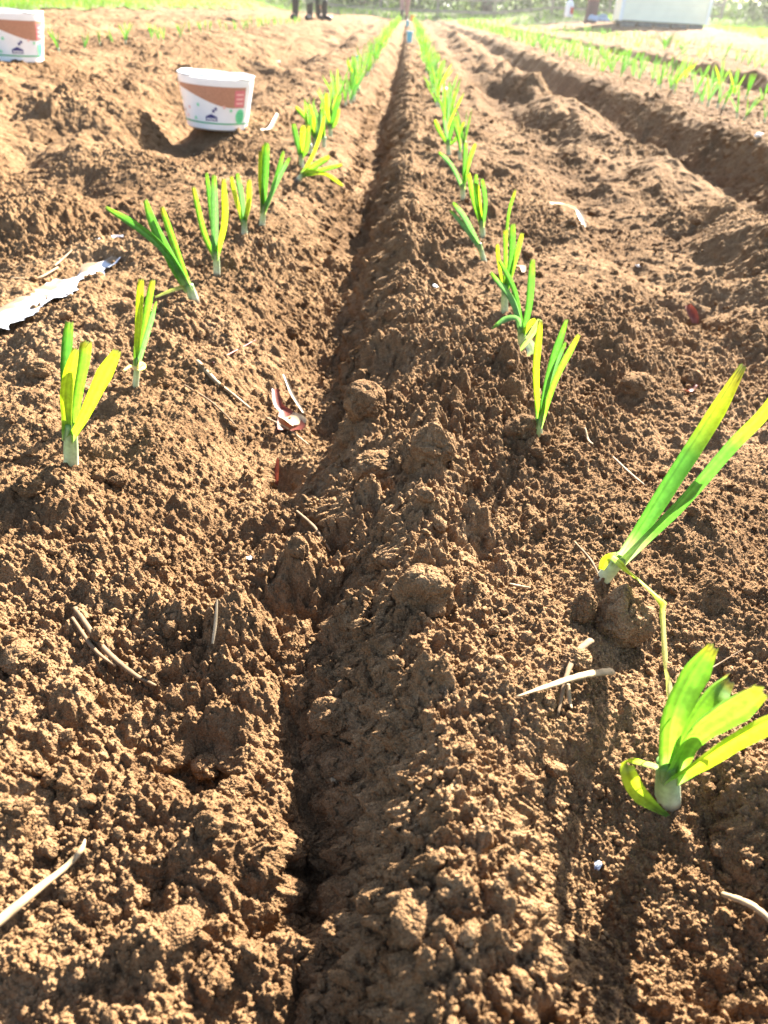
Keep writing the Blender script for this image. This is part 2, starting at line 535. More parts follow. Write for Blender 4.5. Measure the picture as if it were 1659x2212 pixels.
def strip(pts, widths, stops, face=Vector((0, -1, 0)), fold=.35, n=22, k=7, rnd=None, ragged=True, twist=0.0, closed=.0):
    """a folded leaf blade; returns V, F, C.  fold = depth of the channel relative to half width"""
    P = smooth_path(pts, n)
    V, F, C = [], [], []
    rnd = rnd or random.Random(1)
    vein = [rnd.uniform(-.26, .20) for _ in range(k)]
    for i, p in enumerate(P):
        t = i / (n - 1)
        tan = (P[min(i + 1, n - 1)] - P[max(i - 1, 0)]).normalized()
        side = tan.cross(face)
        if side.length < 1e-4: side = Vector((1, 0, 0))
        side.normalize()
        nor = side.cross(tan).normalized()
        if twist:
            q = Matrix.Rotation(twist * t, 3, tan); side = q @ side; nor = q @ nor
        u = t * (len(widths) - 1); j = min(int(u), len(widths) - 2)
        w_ = (widths[j] + (widths[j + 1] - widths[j]) * (u - j)) / 2
        w_ *= 1 + .05 * math.sin(t * 9 + rnd.random() * .3)
        c = cmix(stops, t)
        for m_ in range(k):
            s_ = m_ / (k - 1) * 2 - 1
            an = s_ * (1.0 + closed)
            q = p + side * (math.sin(an) / math.sin(min(PI / 2, 1.0 + closed)) * w_) + nor * ((1 - math.cos(an)) * w_ * fold * 2.2)
            if ragged and i == n - 1:
                q = q + tan * (rnd.uniform(-.35, .35) * w_)
            V.append(q)
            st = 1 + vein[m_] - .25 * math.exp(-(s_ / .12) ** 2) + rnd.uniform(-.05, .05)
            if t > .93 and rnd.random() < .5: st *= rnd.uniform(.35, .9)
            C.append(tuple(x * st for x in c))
    for i in range(n - 1):
        for m_ in range(k - 1):
            a = i * k + m_
            F.append((a, a + 1, a + k + 1, a + k))
    return V, F, C


def tube(pts, radii, stops=None, n=14, k=8, rnd=None, cap=True, rough=0.0, flat=1.0):
    P = smooth_path(pts, n)
    V, F, C = [], [], []
    rnd = rnd or random.Random(2)
    up = Vector((.13, .2, 1)).normalized()
    for i, p in enumerate(P):
        t = i / (n - 1)
        tan = (P[min(i + 1, n - 1)] - P[max(i - 1, 0)]).normalized()
        a = tan.cross(up)
        if a.length < .15: a = tan.cross(Vector((1, .2, 0)))
        a.normalize(); b = a.cross(tan).normalized()
        u = t * (len(radii) - 1); j = min(int(u), len(radii) - 2)
        r = radii[j] + (radii[j + 1] - radii[j]) * (u - j)
        c = cmix(stops, t) if stops else (1, 1, 1)
        for m_ in range(k):
            an = m_ / k * 2 * PI
            rr = r * (1 + rnd.uniform(-rough, rough))
            V.append(p + a * math.cos(an) * rr + b * math.sin(an) * rr * flat)
            st = 1 + .10 * math.sin(an * 5)
            C.append(tuple(x * st for x in c))
    for i in range(n - 1):
        for m_ in range(k):
            a = i * k + m_; b = i * k + (m_ + 1) % k
            F.append((a, b, b + k, a + k))
    if cap:
        F.append(tuple(range(k - 1, -1, -1)))
        F.append(tuple(range((n - 1) * k, n * k)))
    return V, F, C


def join(parts):
    V, F, C = [], [], []
    for v, f, c in parts:
        o = len(V)
        V += v; C += c
        F += [tuple(i + o for i in q) for q in f]
    return V, F, C


def put(name, vfc, mat, parent=None, origin=None, smooth=True):
    v, f, c = vfc
    if origin is not None: v = [p - origin for p in v]
    o = mesh_np(name, [tuple(p) for p in v], list(f), mat, parent, col=c, smooth=smooth)
    return o


# ------------------------------------------------------------------ the leeks one can tell apart, next to the camera
G_STOPS = [(0, PAL), (.14, GRN), (.8, GRN), (.95, LIM), (1, TIP)]
L_STOPS = [(0, PAL), (.15, LIM), (.85, LIM), (.96, OLV), (1, TIP)]
Y_STOPS = [(0, PAL), (.12, LIM), (.3, YEL), (.88, YEL), (.96, OLV), (1, TIP)]
B_STOPS = [(0, PAL), (.15, BLU), (.8, BLU), (.95, LIM), (1, TIP)]
T_STOPS = [(0, WHT), (.2, GRN), (.6, GRN), (.8, YEL), (.93, OLV), (1, TIP)]     # green, yellow towards the tip
ST = {'g': G_STOPS, 'l': L_STOPS, 'y': Y_STOPS, 'b': B_STOPS, 't': T_STOPS}


def leek(base, fork, stem_w, leaves, label, group='leeks planted in the two nearest rows', lean=0.0, extra=None, seed=1):
    """base, fork and leaf points are pixels of the photograph; leaf = (kind, [(px, py, forward metres)...], [widths px])"""
    rnd = random.Random(seed)
    B = gp(*base)
    root = empty('leek', B)
    tag(root, label, 'leek', group)
    Fk = vp(fork[0], fork[1], B.y + lean * .3)
    r = px_size(B, stem_w) / 2
    under = B + (B - Fk).normalized() * .02
    under.z = min(under.z, B.z - .012)
    put('stem', tube([under, B, B.lerp(Fk, .55), Fk + (Fk - B) * .12], [r * 1.08, r * 1.02, r * .95, r * .8],
                     [(0, (.10, .06, .03)), (.30, (.14, .09, .05)), (.40, WHT), (.72, PAL), (1, (.16, .30, .07))], n=16, k=12), M['stem'], root, B)
    for j, (kd, pts, ws) in enumerate(leaves):
        P = []
        st = B.lerp(Fk, .72)
        P.append(st + Vector((0, -.0008 - .0006 * j, 0)))
        for (x, y, d) in pts:
            P.append(vp(x, y, B.y + d))
        w0 = px_size(B, ws[0])
        W = [min(w0, r * 1.7)] + [px_size(B, q) for q in ws]
        off = (P[-1] - P[0])
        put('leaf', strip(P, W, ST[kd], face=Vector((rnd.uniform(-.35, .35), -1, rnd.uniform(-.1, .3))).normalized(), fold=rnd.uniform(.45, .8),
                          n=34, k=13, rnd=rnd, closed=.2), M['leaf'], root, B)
    if extra: extra(root, B, Fk)
    return root


# right row, from the camera outwards
def curl_near(root, B, Fk):
    pts = [vp(1425, 1656, B.y - .004), vp(1385, 1645, B.y - .012), vp(1356, 1641, B.y - .02), vp(1360, 1676, B.y - .026), vp(1389, 1721, B.y - .022), vp(1443, 1762, B.y - .012)]
    put('withered_leaf', strip(pts, [px_size(B, 16), px_size(B, 16), px_size(B, 22), px_size(B, 34), px_size(B, 34), px_size(B, 10)],
                               [(0, WHT), (.3, YEL), (.7, YEL), (1, GRN)], n=30, ragged=False), M['leaf'], root, B)


leek((1437, 1738), (1441, 1655), 54, [
    ('l', [(1448, 1560, .0), (1486, 1462, .012), (1537, 1392, .02)], [38, 58, 54, 22]),
    ('l', [(1478, 1580, .004), (1530, 1500, .012), (1569, 1462, .02)], [26, 50, 46, 26]),
    ('l', [(1497, 1585, -.012), (1560, 1530, -.016), (1638, 1482, -.02)], [36, 62, 66, 38]),
    ('y', [(1500, 1648, -.014), (1570, 1597, -.022), (1640, 1556, -.03), (1705, 1530, -.036)], [30, 42, 47, 44, 34]),
], 'large leek nearest the camera with broad cut leaves and a curled yellow one', extra=curl_near, seed=3)


def droop(root, B, Fk):
    s = px_size(B, 1)
    def on(px, py, dz):
        p = gp(px, py); p.z = float(macro(np.array([p.x]), np.array([p.y]))[0]) + dz; return p
    a = vp(1323, 1203, B.y - .012); b = vp(1357, 1230, B.y - .022)
    q = [a, b, vp(1424, 1291, B.y - .065), vp(1427, 1325, B.y - .088), vp(1432, 1420, B.y - .128), vp(1440, 1478, B.y - .148), vp(1450, 1535, B.y - .168)]
    put('withered_leaf', strip(q, [12 * s, 17 * s, 14 * s, 16 * s, 19 * s, 16 * s, 9 * s], [(0, PAL), (.12, YEL), (.45, YEL), (.6, (.62, .52, .20)), (1, (.66, .55, .27))], n=40, fold=.5, ragged=False), M['leaf'], root, B)
    q = [vp(1330, 1196, B.y - .006), vp(1309, 1206, B.y - .01), vp(1298, 1230, B.y - .012)]
    put('withered_leaf', strip(q, [12 * s, 24 * s, 12 * s], [(0, PAL), (.3, YEL), (.9, YEL), (1, OLV)], n=16, ragged=False), M['leaf'], root, B)


leek((1300, 1254), (1340, 1206), 32, [
    ('t', [(1388, 1130, .0), (1450, 1030, .01), (1530, 905, .03), (1603, 788, .05)], [28, 38, 40, 34, 15]),
    ('t', [(1405, 1148, -.012), (1480, 1070, -.02), (1570, 965, -.03), (1640, 893, -.035), (1690, 820, -.04)], [22, 28, 30, 28, 24, 12]),
], 'leaning leek with two very long leaves and a limp yellow leaf trailing on the soil', extra=droop, seed=4)

leek((1164, 946), (1163, 908), 17, [
    ('y', [(1156, 800, .0), (1166, 692, .01)], [12, 15, 15, 9]),
    ('g', [(1186, 800, .004), (1223, 690, .014)], [12, 15, 16, 8]),
    ('b', [(1192, 810, .01), (1221, 738, .02)], [9, 10, 9, 6]),
    ('l', [(1200, 815, -.005), (1249, 722, -.012)], [12, 14, 14, 9]),
], 'upright leek beside a dark clod with one yellow and three green leaves', seed=5)


def dead_leaf(root, B, Fk):
    s = px_size(B, 1)
    q = [vp(1166, 690, B.y - .03), vp(1142, 730, B.y - .032), vp(1100, 780, B.y - .036)]
    put('withered_leaf', strip(q, [10 * s, 14 * s, 12 * s, 4 * s], [(0, (.20, .24, .10)), (.5, (.26, .30, .14)), (1, (.10, .16, .06))], n=16, ragged=False), M['leaf'], root, B)
    q = [vp(1140, 735, B.y - .02), vp(1150, 760, B.y - .03), vp(1137, 790, B.y - .03)]
    put('sheath', strip(q, [14 * s, 26 * s, 8 * s], [(0, WHT), (1, WHT)], n=12, ragged=True), M['stem'], root, B)


leek((1128, 762), (1126, 712), 20, [
    ('b', [(1118, 690, -.01), (1092, 688, -.02), (1061, 710, -.03)], [10, 11, 12, 4]),
    ('g', [(1142, 660, .0), (1150, 560, .0)], [12, 15, 15, 10]),
    ('b', [(1108, 650, .01), (1060, 588, .02)], [12, 14, 12, 7]),
    ('g', [(1110, 630, .02), (1078, 563, .03)], [10, 12, 11, 7]),
    ('y', [(1145, 700, -.01), (1158, 690, -.01)], [10, 12, 8]),
], 'leek with bare white bulb, a drooping arched leaf and a dead grey leaf', extra=dead_leaf, seed=6)

leek((1090, 676), (1090, 622), 16, [
    ('g', [(1104, 560, .0), (1108, 483, .0)], [11, 13, 13, 10]),
    ('l', [(1110, 570, .0), (1128, 503, .0)], [9, 11, 11, 8]),
    ('l', [(1090, 540, .01), (1089, 497, .01)], [9, 10, 9]),
    ('y', [(1077, 570, .0), (1073, 527, .0)], [8, 9, 7]),
    ('l', [(1096, 480, .05), (1113, 410, .06)], [5, 7, 7, 5]),
], 'dense upright leek just behind the leek with the bare bulb', seed=7)
leek((1047, 560), (1036, 530), 12, [
    ('b', [(1008, 478, .0), (978, 437, .0)], [10, 12, 11, 5]),
    ('b', [(1002, 490, -.01), (972, 454, -.01)], [8, 9, 8, 4]),
], 'pale bluish leek leaning far over to the left in the right row', seed=8)
leek((1043, 518), (1040, 480), 12, [
    ('l', [(1022, 430, .0), (1012, 373, .0)], [8, 10, 10, 7]),
    ('g', [(1030, 430, .0), (1028, 376, .0)], [8, 10, 10, 7]),
    ('y', [(1036, 440, .0), (1030, 395, .0)], [8, 9, 9]),
    ('g', [(1047, 440, .0), (1040, 386, .0)], [8, 10, 10, 7]),
], 'bushy leek of four upright leaves behind the pale leaning one', seed=9)
leek((1000, 428), (1000, 400), 11, [
    ('b', [(975, 358, .0), (947, 328, .0)], [8, 9, 9, 4]),
    ('g', [(1002, 350, .0), (1004, 307, .0)], [8, 10, 10, 7]),
    ('l', [(1014, 350, .0), (1028, 310, .0)], [8, 10, 9, 6]),
], 'leek in the right row with a thin leaf stretched out to the left', seed=10)
leek((969, 332), (968, 305), 10, [
    ('l', [(950, 285, .0), (938, 258, .0)], [7, 9, 9, 6]),
    ('b', [(962, 280, .0), (958, 250, .0)], [7, 9, 9, 6]),
    ('g', [(975, 285, .0), (985, 252, .0)], [7, 9, 9, 6]),
    ('l', [(984, 300, .0), (1003, 262, .0)], [6, 7, 7, 4]),
], 'leek fanned out wide, tenth of the right row from the camera', seed=11)

# left row
leek((150, 992), (153, 925), 31, [
    ('g', [(147, 800, .02), (153, 695, .03)], [22, 24, 22, 16]),
    ('l', [(172, 830, .01), (188, 738, .02)], [18, 22, 24, 22]),
    ('y', [(152, 850, -.004), (168, 754, -.006)], [22, 30, 26, 14]),
    ('y', [(180, 905, -.012), (222, 820, -.02), (256, 757, -.026)], [16, 26, 30, 16]),
    ('l', [(146, 790, .03), (149, 716, .035)], [16, 18, 16]),
], 'thick leek at the left edge with a broad glowing yellow leaf', seed=12)


def dry_curl(root, B, Fk):
    s = px_size(B, 1)
    q = [vp(292, 800, B.y - .004), vp(306, 784, B.y - .012), vp(312, 792, B.y - .014), vp(300, 797, B.y - .01), vp(283, 790, B.y - .004), vp(268, 800, B.y)]
    put('withered_leaf', strip(q, [5 * s, 9 * s, 6 * s, 4 * s], [(0, (.55, .42, .2)), (1, (.6, .5, .35))], n=22, ragged=False), M['leaf'], root, B)


leek((292, 833), (297, 780), 13, [
    ('y', [(303, 690, .0), (308, 603, .0)], [13, 16, 16, 12]),
    ('l', [(312, 700, .01), (330, 604, .015)], [11, 14, 14, 11]),
    ('b', [(318, 720, -.01), (338, 650, -.015)], [9, 11, 10, 3]),
], 'slim leek of two blunt yellow green leaves, second of the left row', extra=dry_curl, seed=13)


def side_leaf(root, B, Fk):
    s = px_size(B, 1)
    q = [vp(408, 620, B.y), vp(385, 622, B.y - .01), vp(335, 642, B.y - .03)]
    put('withered_leaf', strip(q, [6 * s, 10 * s, 4 * s], [(0, (.30, .30, .10)), (1, (.28, .26, .12))], n=14, ragged=False), M['leaf'], root, B)


leek((420, 662), (409, 618), 22, [
    ('g', [(376, 560, .0), (340, 490, .0), (316, 431, .0)], [24, 26, 20, 10]),
    ('g', [(360, 545, -.01), (300, 490, -.02), (228, 447, -.03)], [14, 18, 16, 7]),
    ('l', [(390, 565, .01), (368, 500, .02), (350, 447, .02)], [13, 15, 13, 9]),
], 'big leek leaning left with a leaf flung out sideways', extra=side_leaf, seed=14)
leek((468, 585), (467, 548), 15, [
    ('l', [(440, 500, .0), (417, 403, .0)], [11, 13, 11, 8]),
    ('g', [(458, 460, .01), (447, 373, .01)], [9, 12, 10, 7]),
    ('b', [(468, 470, .0), (465, 378, .0)], [15, 18, 15, 10]),
    ('y', [(486, 480, -.005), (484, 386, -.005)], [11, 14, 13, 8]),
], 'leek with four spread leaves, the rightmost one yellow, fourth of the left row', seed=15)
leek((528, 508), (528, 478), 13, [
    ('y', [(511, 430, .0), (500, 380, .0)], [8, 10, 10, 7]),
    ('b', [(524, 430, .0), (513, 374, .0)], [10, 13, 12, 8]),
    ('y', [(539, 440, .0), (540, 388, .0)], [9, 12, 12, 9]),
], 'short leek of three leaves with two yellow ones, fifth of the left row', seed=16)
leek((566, 484), (569, 450), 13, [
    ('g', [(574, 380, .0), (577, 308, .0)], [12, 15, 14, 10]),
    ('y', [(562, 390, .0), (562, 325, .0)], [8, 10, 9, 6]),
    ('g', [(592, 400, .0), (612, 326, .0)], [9, 11, 10, 6]),
    ('b', [(600, 390, -.01), (626, 340, -.01)], [9, 11, 9, 6]),
    ('l', [(570, 380, .01), (571, 312, .01)], [9, 11, 9]),
], 'tall bushy leek, sixth of the left row, at the end of the near group', seed=17)
leek((645, 387), (655, 375), 11, [
    ('y', [(672, 345, .0), (690, 300, .0), (702, 248, .0)], [8, 8, 7, 5]),
    ('l', [(680, 358, -.01), (713, 338, -.01)], [10, 14, 12, 8]),
    ('l', [(692, 368, -.02), (740, 356, -.02)], [8, 9, 8, 6]),
    ('y', [(700, 375, -.03), (742, 402, -.05)], [7, 8, 8, 5]),
    ('y', [(665, 370, -.02), (688, 372, -.03)], [7, 8, 7]),
], 'collapsed leek with leaves lying out to the right over the soil', seed=18)
leek((652, 358), (650, 335), 10, [
    ('g', [(640, 300, .0), (633, 267, .0)], [9, 12, 11, 8]),
    ('y', [(653, 300, .0), (655, 270, .0)], [9, 12, 12, 8]),
    ('l', [(664, 320, .0), (668, 270, .0)], [9, 12, 10, 7]),
], 'upright leek directly behind the collapsed one', seed=19)
leek((682, 318), (681, 298), 9, [
    ('l', [(664, 262, .0), (637, 230, .0)], [8, 10, 9, 6]),
    ('y', [(676, 258, .0), (668, 226, .0)], [8, 10, 9, 6]),
    ('b', [(688, 270, .0), (694, 236, .0)], [8, 10, 9, 6]),
], 'leek with long leaf tips thrown out to the left in the left row', seed=20)
leek((714, 292), (713, 270), 9, [
    ('y', [(708, 240, .0), (706, 200, .0)], [8, 10, 9, 7]),
    ('g', [(720, 250, .0), (735, 205, .0)], [8, 10, 9, 7]),
    ('l', [(725, 265, .0), (733, 235, .0)], [8, 11, 9, 7]),
    ('b', [(702, 250, .0), (694, 222, .0)], [7, 9, 8, 6]),
], 'bushy leek of green and yellow leaves, ninth of the left row', seed=21)


# ------------------------------------------------------------------ the rows going away: copies of eight seedlings
def proto_leek(seed, parts=True):
    rnd = random.Random(seed)
    n = rnd.choice([3, 4, 4, 5])
    root = empty('leek', (0, 0, 0))
    hgt = rnd.uniform(.11, .15)
    st = tube([(0, 0, -.02), (0, 0, .01), (rnd.uniform(-.004, .004), 0, .03)], [.0055, .0055, .0045], [(0, WHT), (.6, WHT), (1, PAL)], n=6, k=8)
    st = ([Vector(v) for v in st[0]], st[1], st[2])
    allp = [st]
    s = put('stem', st, M['stem'], root)
    kids = [s]
    for j in range(n):
        a = rnd.uniform(0, 2 * PI); sp = rnd.uniform(.1, .5) * hgt
        hh = hgt * rnd.uniform(.75, 1.1)
        tip = Vector((math.cos(a) * sp, math.sin(a) * sp * .6, hh))
        P = [Vector((0, 0, .016)), Vector((tip.x * .25, tip.y * .25, hh * .45)), tip]
        f = Vector((rnd.uniform(-.6, .6), -1, .1)).normalized()
        kd = rnd.choice('ggglllbbly')
        q = strip(P, [.0045, .0075, .007, .004], ST[kd], face=f, n=8, k=5, rnd=rnd)
        allp.append(q)
        kids.append(put('leaf', q, M['leaf'], root))
    v, f, c = join(allp)
    return root, kids, (v, f, c)


PROT = [proto_leek(100 + i) for i in range(8)]
MERGED = []
for i, (r_, k_, vfc) in enumerate(PROT):
    me_o = put('leek', vfc, M['leaf'])
    MERGED.append(me_o.data)
    bpy.data.objects.remove(me_o)
    for k in k_: COL.objects.unlink(k)
    COL.objects.unlink(r_)

rows = []        # (x, y, size, label, group)
rnd = random.Random(5)
y = 2.25
while y < 28:
    rows.append((-.25 + rnd.uniform(-.025, .025), y, rnd.uniform(.85, 1.15), 'leek in the left row where it runs away towards the far end of the field', 'leeks in the far part of the left row'))
    y += rnd.uniform(.10, .20) * (1 + .02 * y)
y = 2.35
while y < 28:
    rows.append((.16 + rnd.uniform(-.025, .025), y, rnd.uniform(.85, 1.15), 'leek in the right row where it runs away towards the far end of the field', 'leeks in the far part of the right row'))
    y += rnd.uniform(.10, .20) * (1 + .02 * y)
for X0, lab, grp, stp in ((1.47, 'leek in the first row behind the shaded soil bank on the right', 'leeks in the row behind the shaded bank', .105),
                          (1.86, 'leek in the second row on the flat bed behind the shaded bank', 'leeks in the second row of the right bed', .12),
                          (3.22, 'leek in the nearer row on the second bed to the right', 'leeks in the nearer row of the second right bed', .15),
                          (4.45, 'leek in the farther row on the second bed to the right', 'leeks in the farther row of the second right bed', .17)):
    y = X0 / .56
    while y < 26:
        rows.append((X0 + rnd.uniform(-.035, .035), y, rnd.uniform(.75, 1.15), lab, grp))
        y += rnd.uniform(.7, 1.3) * stp * (1 + .03 * y)
y = 2.7
while y < 13:
    rows.append((-1.55 + rnd.uniform(-.03, .03), y, rnd.uniform(.55, .8), 'small yellowish leek in the row on the raised bed at the far left', 'small leeks on the raised bed at the left'))
    y += rnd.uniform(.12, .3)
rows.sort(key=lambda r: r[0] ** 2 + r[1] ** 2)
XY = np.array([(r[0], r[1]) for r in rows])
ZZ = height(XY[:, 0], XY[:, 1])
rest = []
for i, (x, y, s, lab, grp) in enumerate(rows):
    z = float(ZZ[i]) - .004
    src, kids, vfc = PROT[rnd.randrange(8)]
    rz = rnd.uniform(-.9, .9) + (PI if rnd.random() < .5 else 0)
    tx, ty = rnd.uniform(-.2, .2), rnd.uniform(-.2, .2)
    if i < 275:
        if i < 110:
            o = src.copy(); COL.objects.link(o)
            for k in kids:
                c = k.copy(); COL.objects.link(c); c.parent = o
        else:
            o = bpy.data.objects.new('leek', MERGED[PROT.index((src, kids, vfc))]); COL.objects.link(o)
        o.location = (x, y, z); o.rotation_euler = (tx, ty, rz); o.scale = (s, s, s)
        tag(o, lab, 'leek', grp)
    else:
        v, f, c = vfc
        Mt = Matrix.Translation((x, y, z)) @ Matrix.Rotation(rz, 4, 'Z') @ Matrix.Rotation(tx, 4, 'X') @ Matrix.Scale(s, 4)
        rest.append(([Mt @ q for q in v], f, c))
if rest:
    o = put('distant_leeks', join(rest), M['leaf'])
    tag(o, 'distant leeks blurring into green lines at the far end of the rows', 'leeks', kind='stuff')
print('leeks', len(rows))

# ------------------------------------------------------------------ clods
def n3(P, f, seed):
    x, y, z = P.T * f
    return (gn(x + 3, y + z * .7, seed) + gn(y - 5, z + x * .6, seed + 1) + gn(z + 9, x - y * .5, seed + 2)) / 1.6


def clod(px, py, rpx, hs, label, seed, sub=5, pts=(1, .85, .8), peak=0.0):
    B = gp(px, py + rpx * .35)
    r = px_size(B, rpx)
    V, F = ico(sub)
    P = V * np.array([pts[0], pts[1], pts[2] * hs], np.float32)
    k = 1 + .30 * n3(V + seed, 1.1, seed) + .16 * n3(V, 2.6, seed + 5) + .10 * np.abs(n3(V, 5.5, seed + 8)) + .05 * np.abs(n3(V, 12, seed + 11)) + .025 * n3(V, 26, seed + 12)
    k = k - .10 * np.maximum(0, 1 - np.abs(n3(V, 2.3, seed + 20)) / .16)
    k = np.where(k > 1.12, 1.12 + (k - 1.12) * .3, k)
    if peak:
        P[:, 2] += peak * np.maximum(0, V[:, 2]) ** 2 * (1 - np.minimum(1, np.abs(V[:, 0]) * 1.2))
    P = P * k[:, None] * r
    P[:, 2] += r * hs * .30
    a = seed * 1.7
    c, s_ = math.cos(a * .15), math.sin(a * .15)
    P = P @ np.array([[c, s_, 0], [-s_, c, 0], [0, 0, 1]], np.float32)
    o = mesh_np('soil_clod', P, F, M['soil'])
    o.location = B
    tag(o, label, 'soil clod', 'clods of earth lying on the field')


clod(915, 1268, 62, 1.2, 'largest rounded pale topped clod in the middle, right of the furrow', 11)
clod(712, 1512, 44, 1.0, 'clod with a dark flat face on the furrow bank below the largest clod', 12)
clod(1345, 1322, 62, 1.05, 'large pyramid shaped clod under the limp yellow leek leaf', 13, peak=.5)
clod(1256, 1318, 33, 1.3, 'small pointed clod just left of the pyramid shaped one', 14, peak=.5)
clod(1122, 935, 38, .95, 'dark clod touching the upright leek with one yellow leaf', 15)
clod(1378, 822, 40, .8, 'dark round clod on the smooth soil between the right row and the red scrap', 16)
clod(1490, 825, 24, .9, 'small dark clod right of the dark round clod', 17)
clod(788, 846, 48, 1.1, 'tall clod on the right edge of the furrow, beyond the red dry leaf', 18)
clod(935, 950, 50, 1.0, 'broad broken clod on the crest, halfway between furrow and upright leek', 19, peak=.3)
clod(640, 1215, 28, 1.5, 'upright little clod standing in the furrow bottom', 20)
clod(445, 1660, 32, 1.0, 'round clod at the upper rim of the dark pit in the lower left', 21)
clod(505, 1695, 36, 1.3, 'long clod at the right of the dark pit in the lower left', 22)
clod(455, 1815, 30, 1.1, 'pointed clod just below the dark pit', 23, peak=.4)
clod(82, 790, 30, .9, 'dark clod behind the thick leek at the left edge', 24)
clod(62, 1035, 30, .9, 'rounded clod in front of the thick leek at the left edge', 25)
clod(625, 712, 18, .9, 'lone dark clod on the smooth left bank of the furrow', 26)
clod(1238, 1440, 32, .9, 'blocky clod behind the crossed straws', 27)
clod(810, 980, 50, .8, 'wide low clod overhanging the furrow below the tall clod', 28)
clod(385, 2010, 52, .7, 'big crumbly lump near the bottom edge, left of the furrow', 29)
clod(900, 1960, 60, .7, 'bulky lump at the bottom of the right ridge', 30)
clod(250, 1010, 26, .8, 'small clod right of the foot of the thick leek', 31)
clod(45, 1400, 48, .9, 'heaped clod at the left edge, above the buried stick', 32)


# ------------------------------------------------------------------ plant litter lying on the soil
def ground_path(pts, dz):
    out = []
    for i, (x, y) in enumerate(pts):
        p = gp(x, y)
        g = max(hz(p.x + a, p.y + b) for a, b in ((0, 0), (.003, 0), (-.003, 0), (0, .003), (0, -.003)))
        d = dz[i] if isinstance(dz, (list, tuple)) else dz
        out.append(Vector((p.x, p.y, g + d)))
    return out


def stalk(name, pts, wpx, label, cat, mat='straw', dz=.002, flat=.8, n=26, rough=.12, stops=None, group=None):
    P = ground_path(pts, dz)
    s_ = px_size(P[len(P) // 2], 1) / 2
    o = put(name, tube(P, [q * s_ for q in wpx], stops, n=n, k=8, rough=rough, flat=flat), M[mat], None, P[0])
    o.location = P[0]
    return tag(o, label, cat, group)


def blade(name, pts, wpx, label, cat, mat='paleleaf', dz=.003, n=20, stops=((0, (1, 1, 1)), (1, (1, 1, 1))), group=None, face=(0, 0, 1), fold=.4):
    P = ground_path(pts, dz)
    s_ = px_size(P[len(P) // 2], 1)
    o = put(name, strip(P, [q * s_ for q in wpx], list(stops), face=Vector(face), fold=fold, n=n), M[mat], None, P[0])
    o.location = P[0]
    return tag(o, label, cat, group)


stalk('dry_stalk', [(-25, 2056), (60, 1981), (150, 1895), (183, 1866), (190, 1836)], [24, 20, 15, 14, 5], 'thick pale dry stalk lying across the lower left corner', 'stalk', dz=[.006, .006, .005, .004, .002], n=34)
stalk('straw', [(1112, 1521), (1180, 1509), (1250, 1492), (1316, 1468)], [4, 14, 20, 24], 'pale straw widening to a cut end, uppermost of the crossed straws', 'straw', dz=[.002, .005, .007, .008], flat=.5)
stalk('straw', [(1202, 1556), (1216, 1490), (1240, 1440), (1270, 1408)], [5, 10, 16, 18], 'greyish split straw crossing under the pale cut one', 'straw', mat='root', dz=[.001, .003, .006, .010], flat=.5)
stalk('straw', [(1221, 1500), (1226, 1525), (1230, 1548)], [9, 11, 5], 'short stub of straw sticking out below the crossed straws', 'straw', dz=.003, flat=.5)
stalk('root_fibre', [(1240, 1176), (1275, 1222), (1305, 1278)], [4, 6, 3], 'thin brown root fibre at the foot of the long leaved leek', 'root', mat='root')
stalk('dry_stalk', [(428, 799), (468, 836), (508, 860), (542, 887)], [10, 10, 8, 6], 'bleached thin stalk on the left bank, left of the red dry leaf', 'stalk')
stalk('root_fibre', [(400, 844), (465, 896), (530, 944)], [4, 5, 3], 'long dark fibre half buried below the bleached stalk', 'root', mat='root')
stalk('twig', [(460, 799), (505, 772), (552, 744)], [3, 5, 4], 'fine reddish twig above the bleached stalk', 'twig', mat='redleaf')
blade('dry_leaf', [(594, 847), (601, 874), (618, 897), (630, 936)], [14, 20, 32, 58], 'curled red dry leaf with a shining pale end beside the furrow', 'leaf', 'redleaf', dz=[.012, .007, .005, .003])
blade('dry_leaf', [(618, 903), (632, 918), (645, 930)], [36, 46, 40], 'pale flake for the white underside and glare at the end of the red leaf', 'leaf', 'paleleaf', dz=[.009, .010, .008])  # pale colour stands in for glare on the leaf's white underside
blade('dry_leaf', [(614, 838), (632, 862), (656, 896)], [5, 9, 5], 'narrow two coloured blade right of the red dry leaf', 'leaf', 'paleleaf', dz=[.010, .006, .003])
stalk('straw', [(575, 905), (625, 930), (668, 952)], [4, 5, 4], 'thin straw passing under the red dry leaf', 'straw', dz=.002)
blade('dry_leaf', [(600, 990), (598, 1010), (597, 1030)], [3, 11, 5], 'tiny upright red leaf on the left bank of the furrow', 'leaf', 'redleaf', dz=[.012, .007, .002], face=(0, -1, 0))
stalk('stick', [(168, 1338), (225, 1412), (290, 1465), (338, 1492)], [12, 14, 12, 7], 'soil crusted stick half buried on the left ridge', 'stick', mat='root', dz=.001)
stalk('stick', [(160, 1350), (205, 1412), (252, 1450)], [8, 10, 6], 'shorter crusted stick lying alongside the half buried one', 'stick', mat='root', dz=.001)
stalk('straw', [(22, 592), (75, 588), (126, 582)], [6, 7, 5], 'dry straw above the plastic sheet at the left edge', 'straw')
stalk('straw', [(118, 578), (135, 562), (156, 545)], [4, 5, 3], 'small bent straw near the upper end of the plastic sheet', 'straw')
blade('leaf_scrap', [(568, 297), (585, 287), (602, 272)], [9, 11, 7], 'pale strip of cut leaf lying near the first tub', 'leaf', 'paleleaf', dz=[.01, .014, .02])
blade('dry_leaf', [(1190, 450), (1222, 455), (1246, 468), (1264, 486)], [9, 15, 15, 10], 'bleached curled leaf alone on the soil right of the right row', 'leaf', 'paleleaf', dz=[.012, .014, .012, .008])
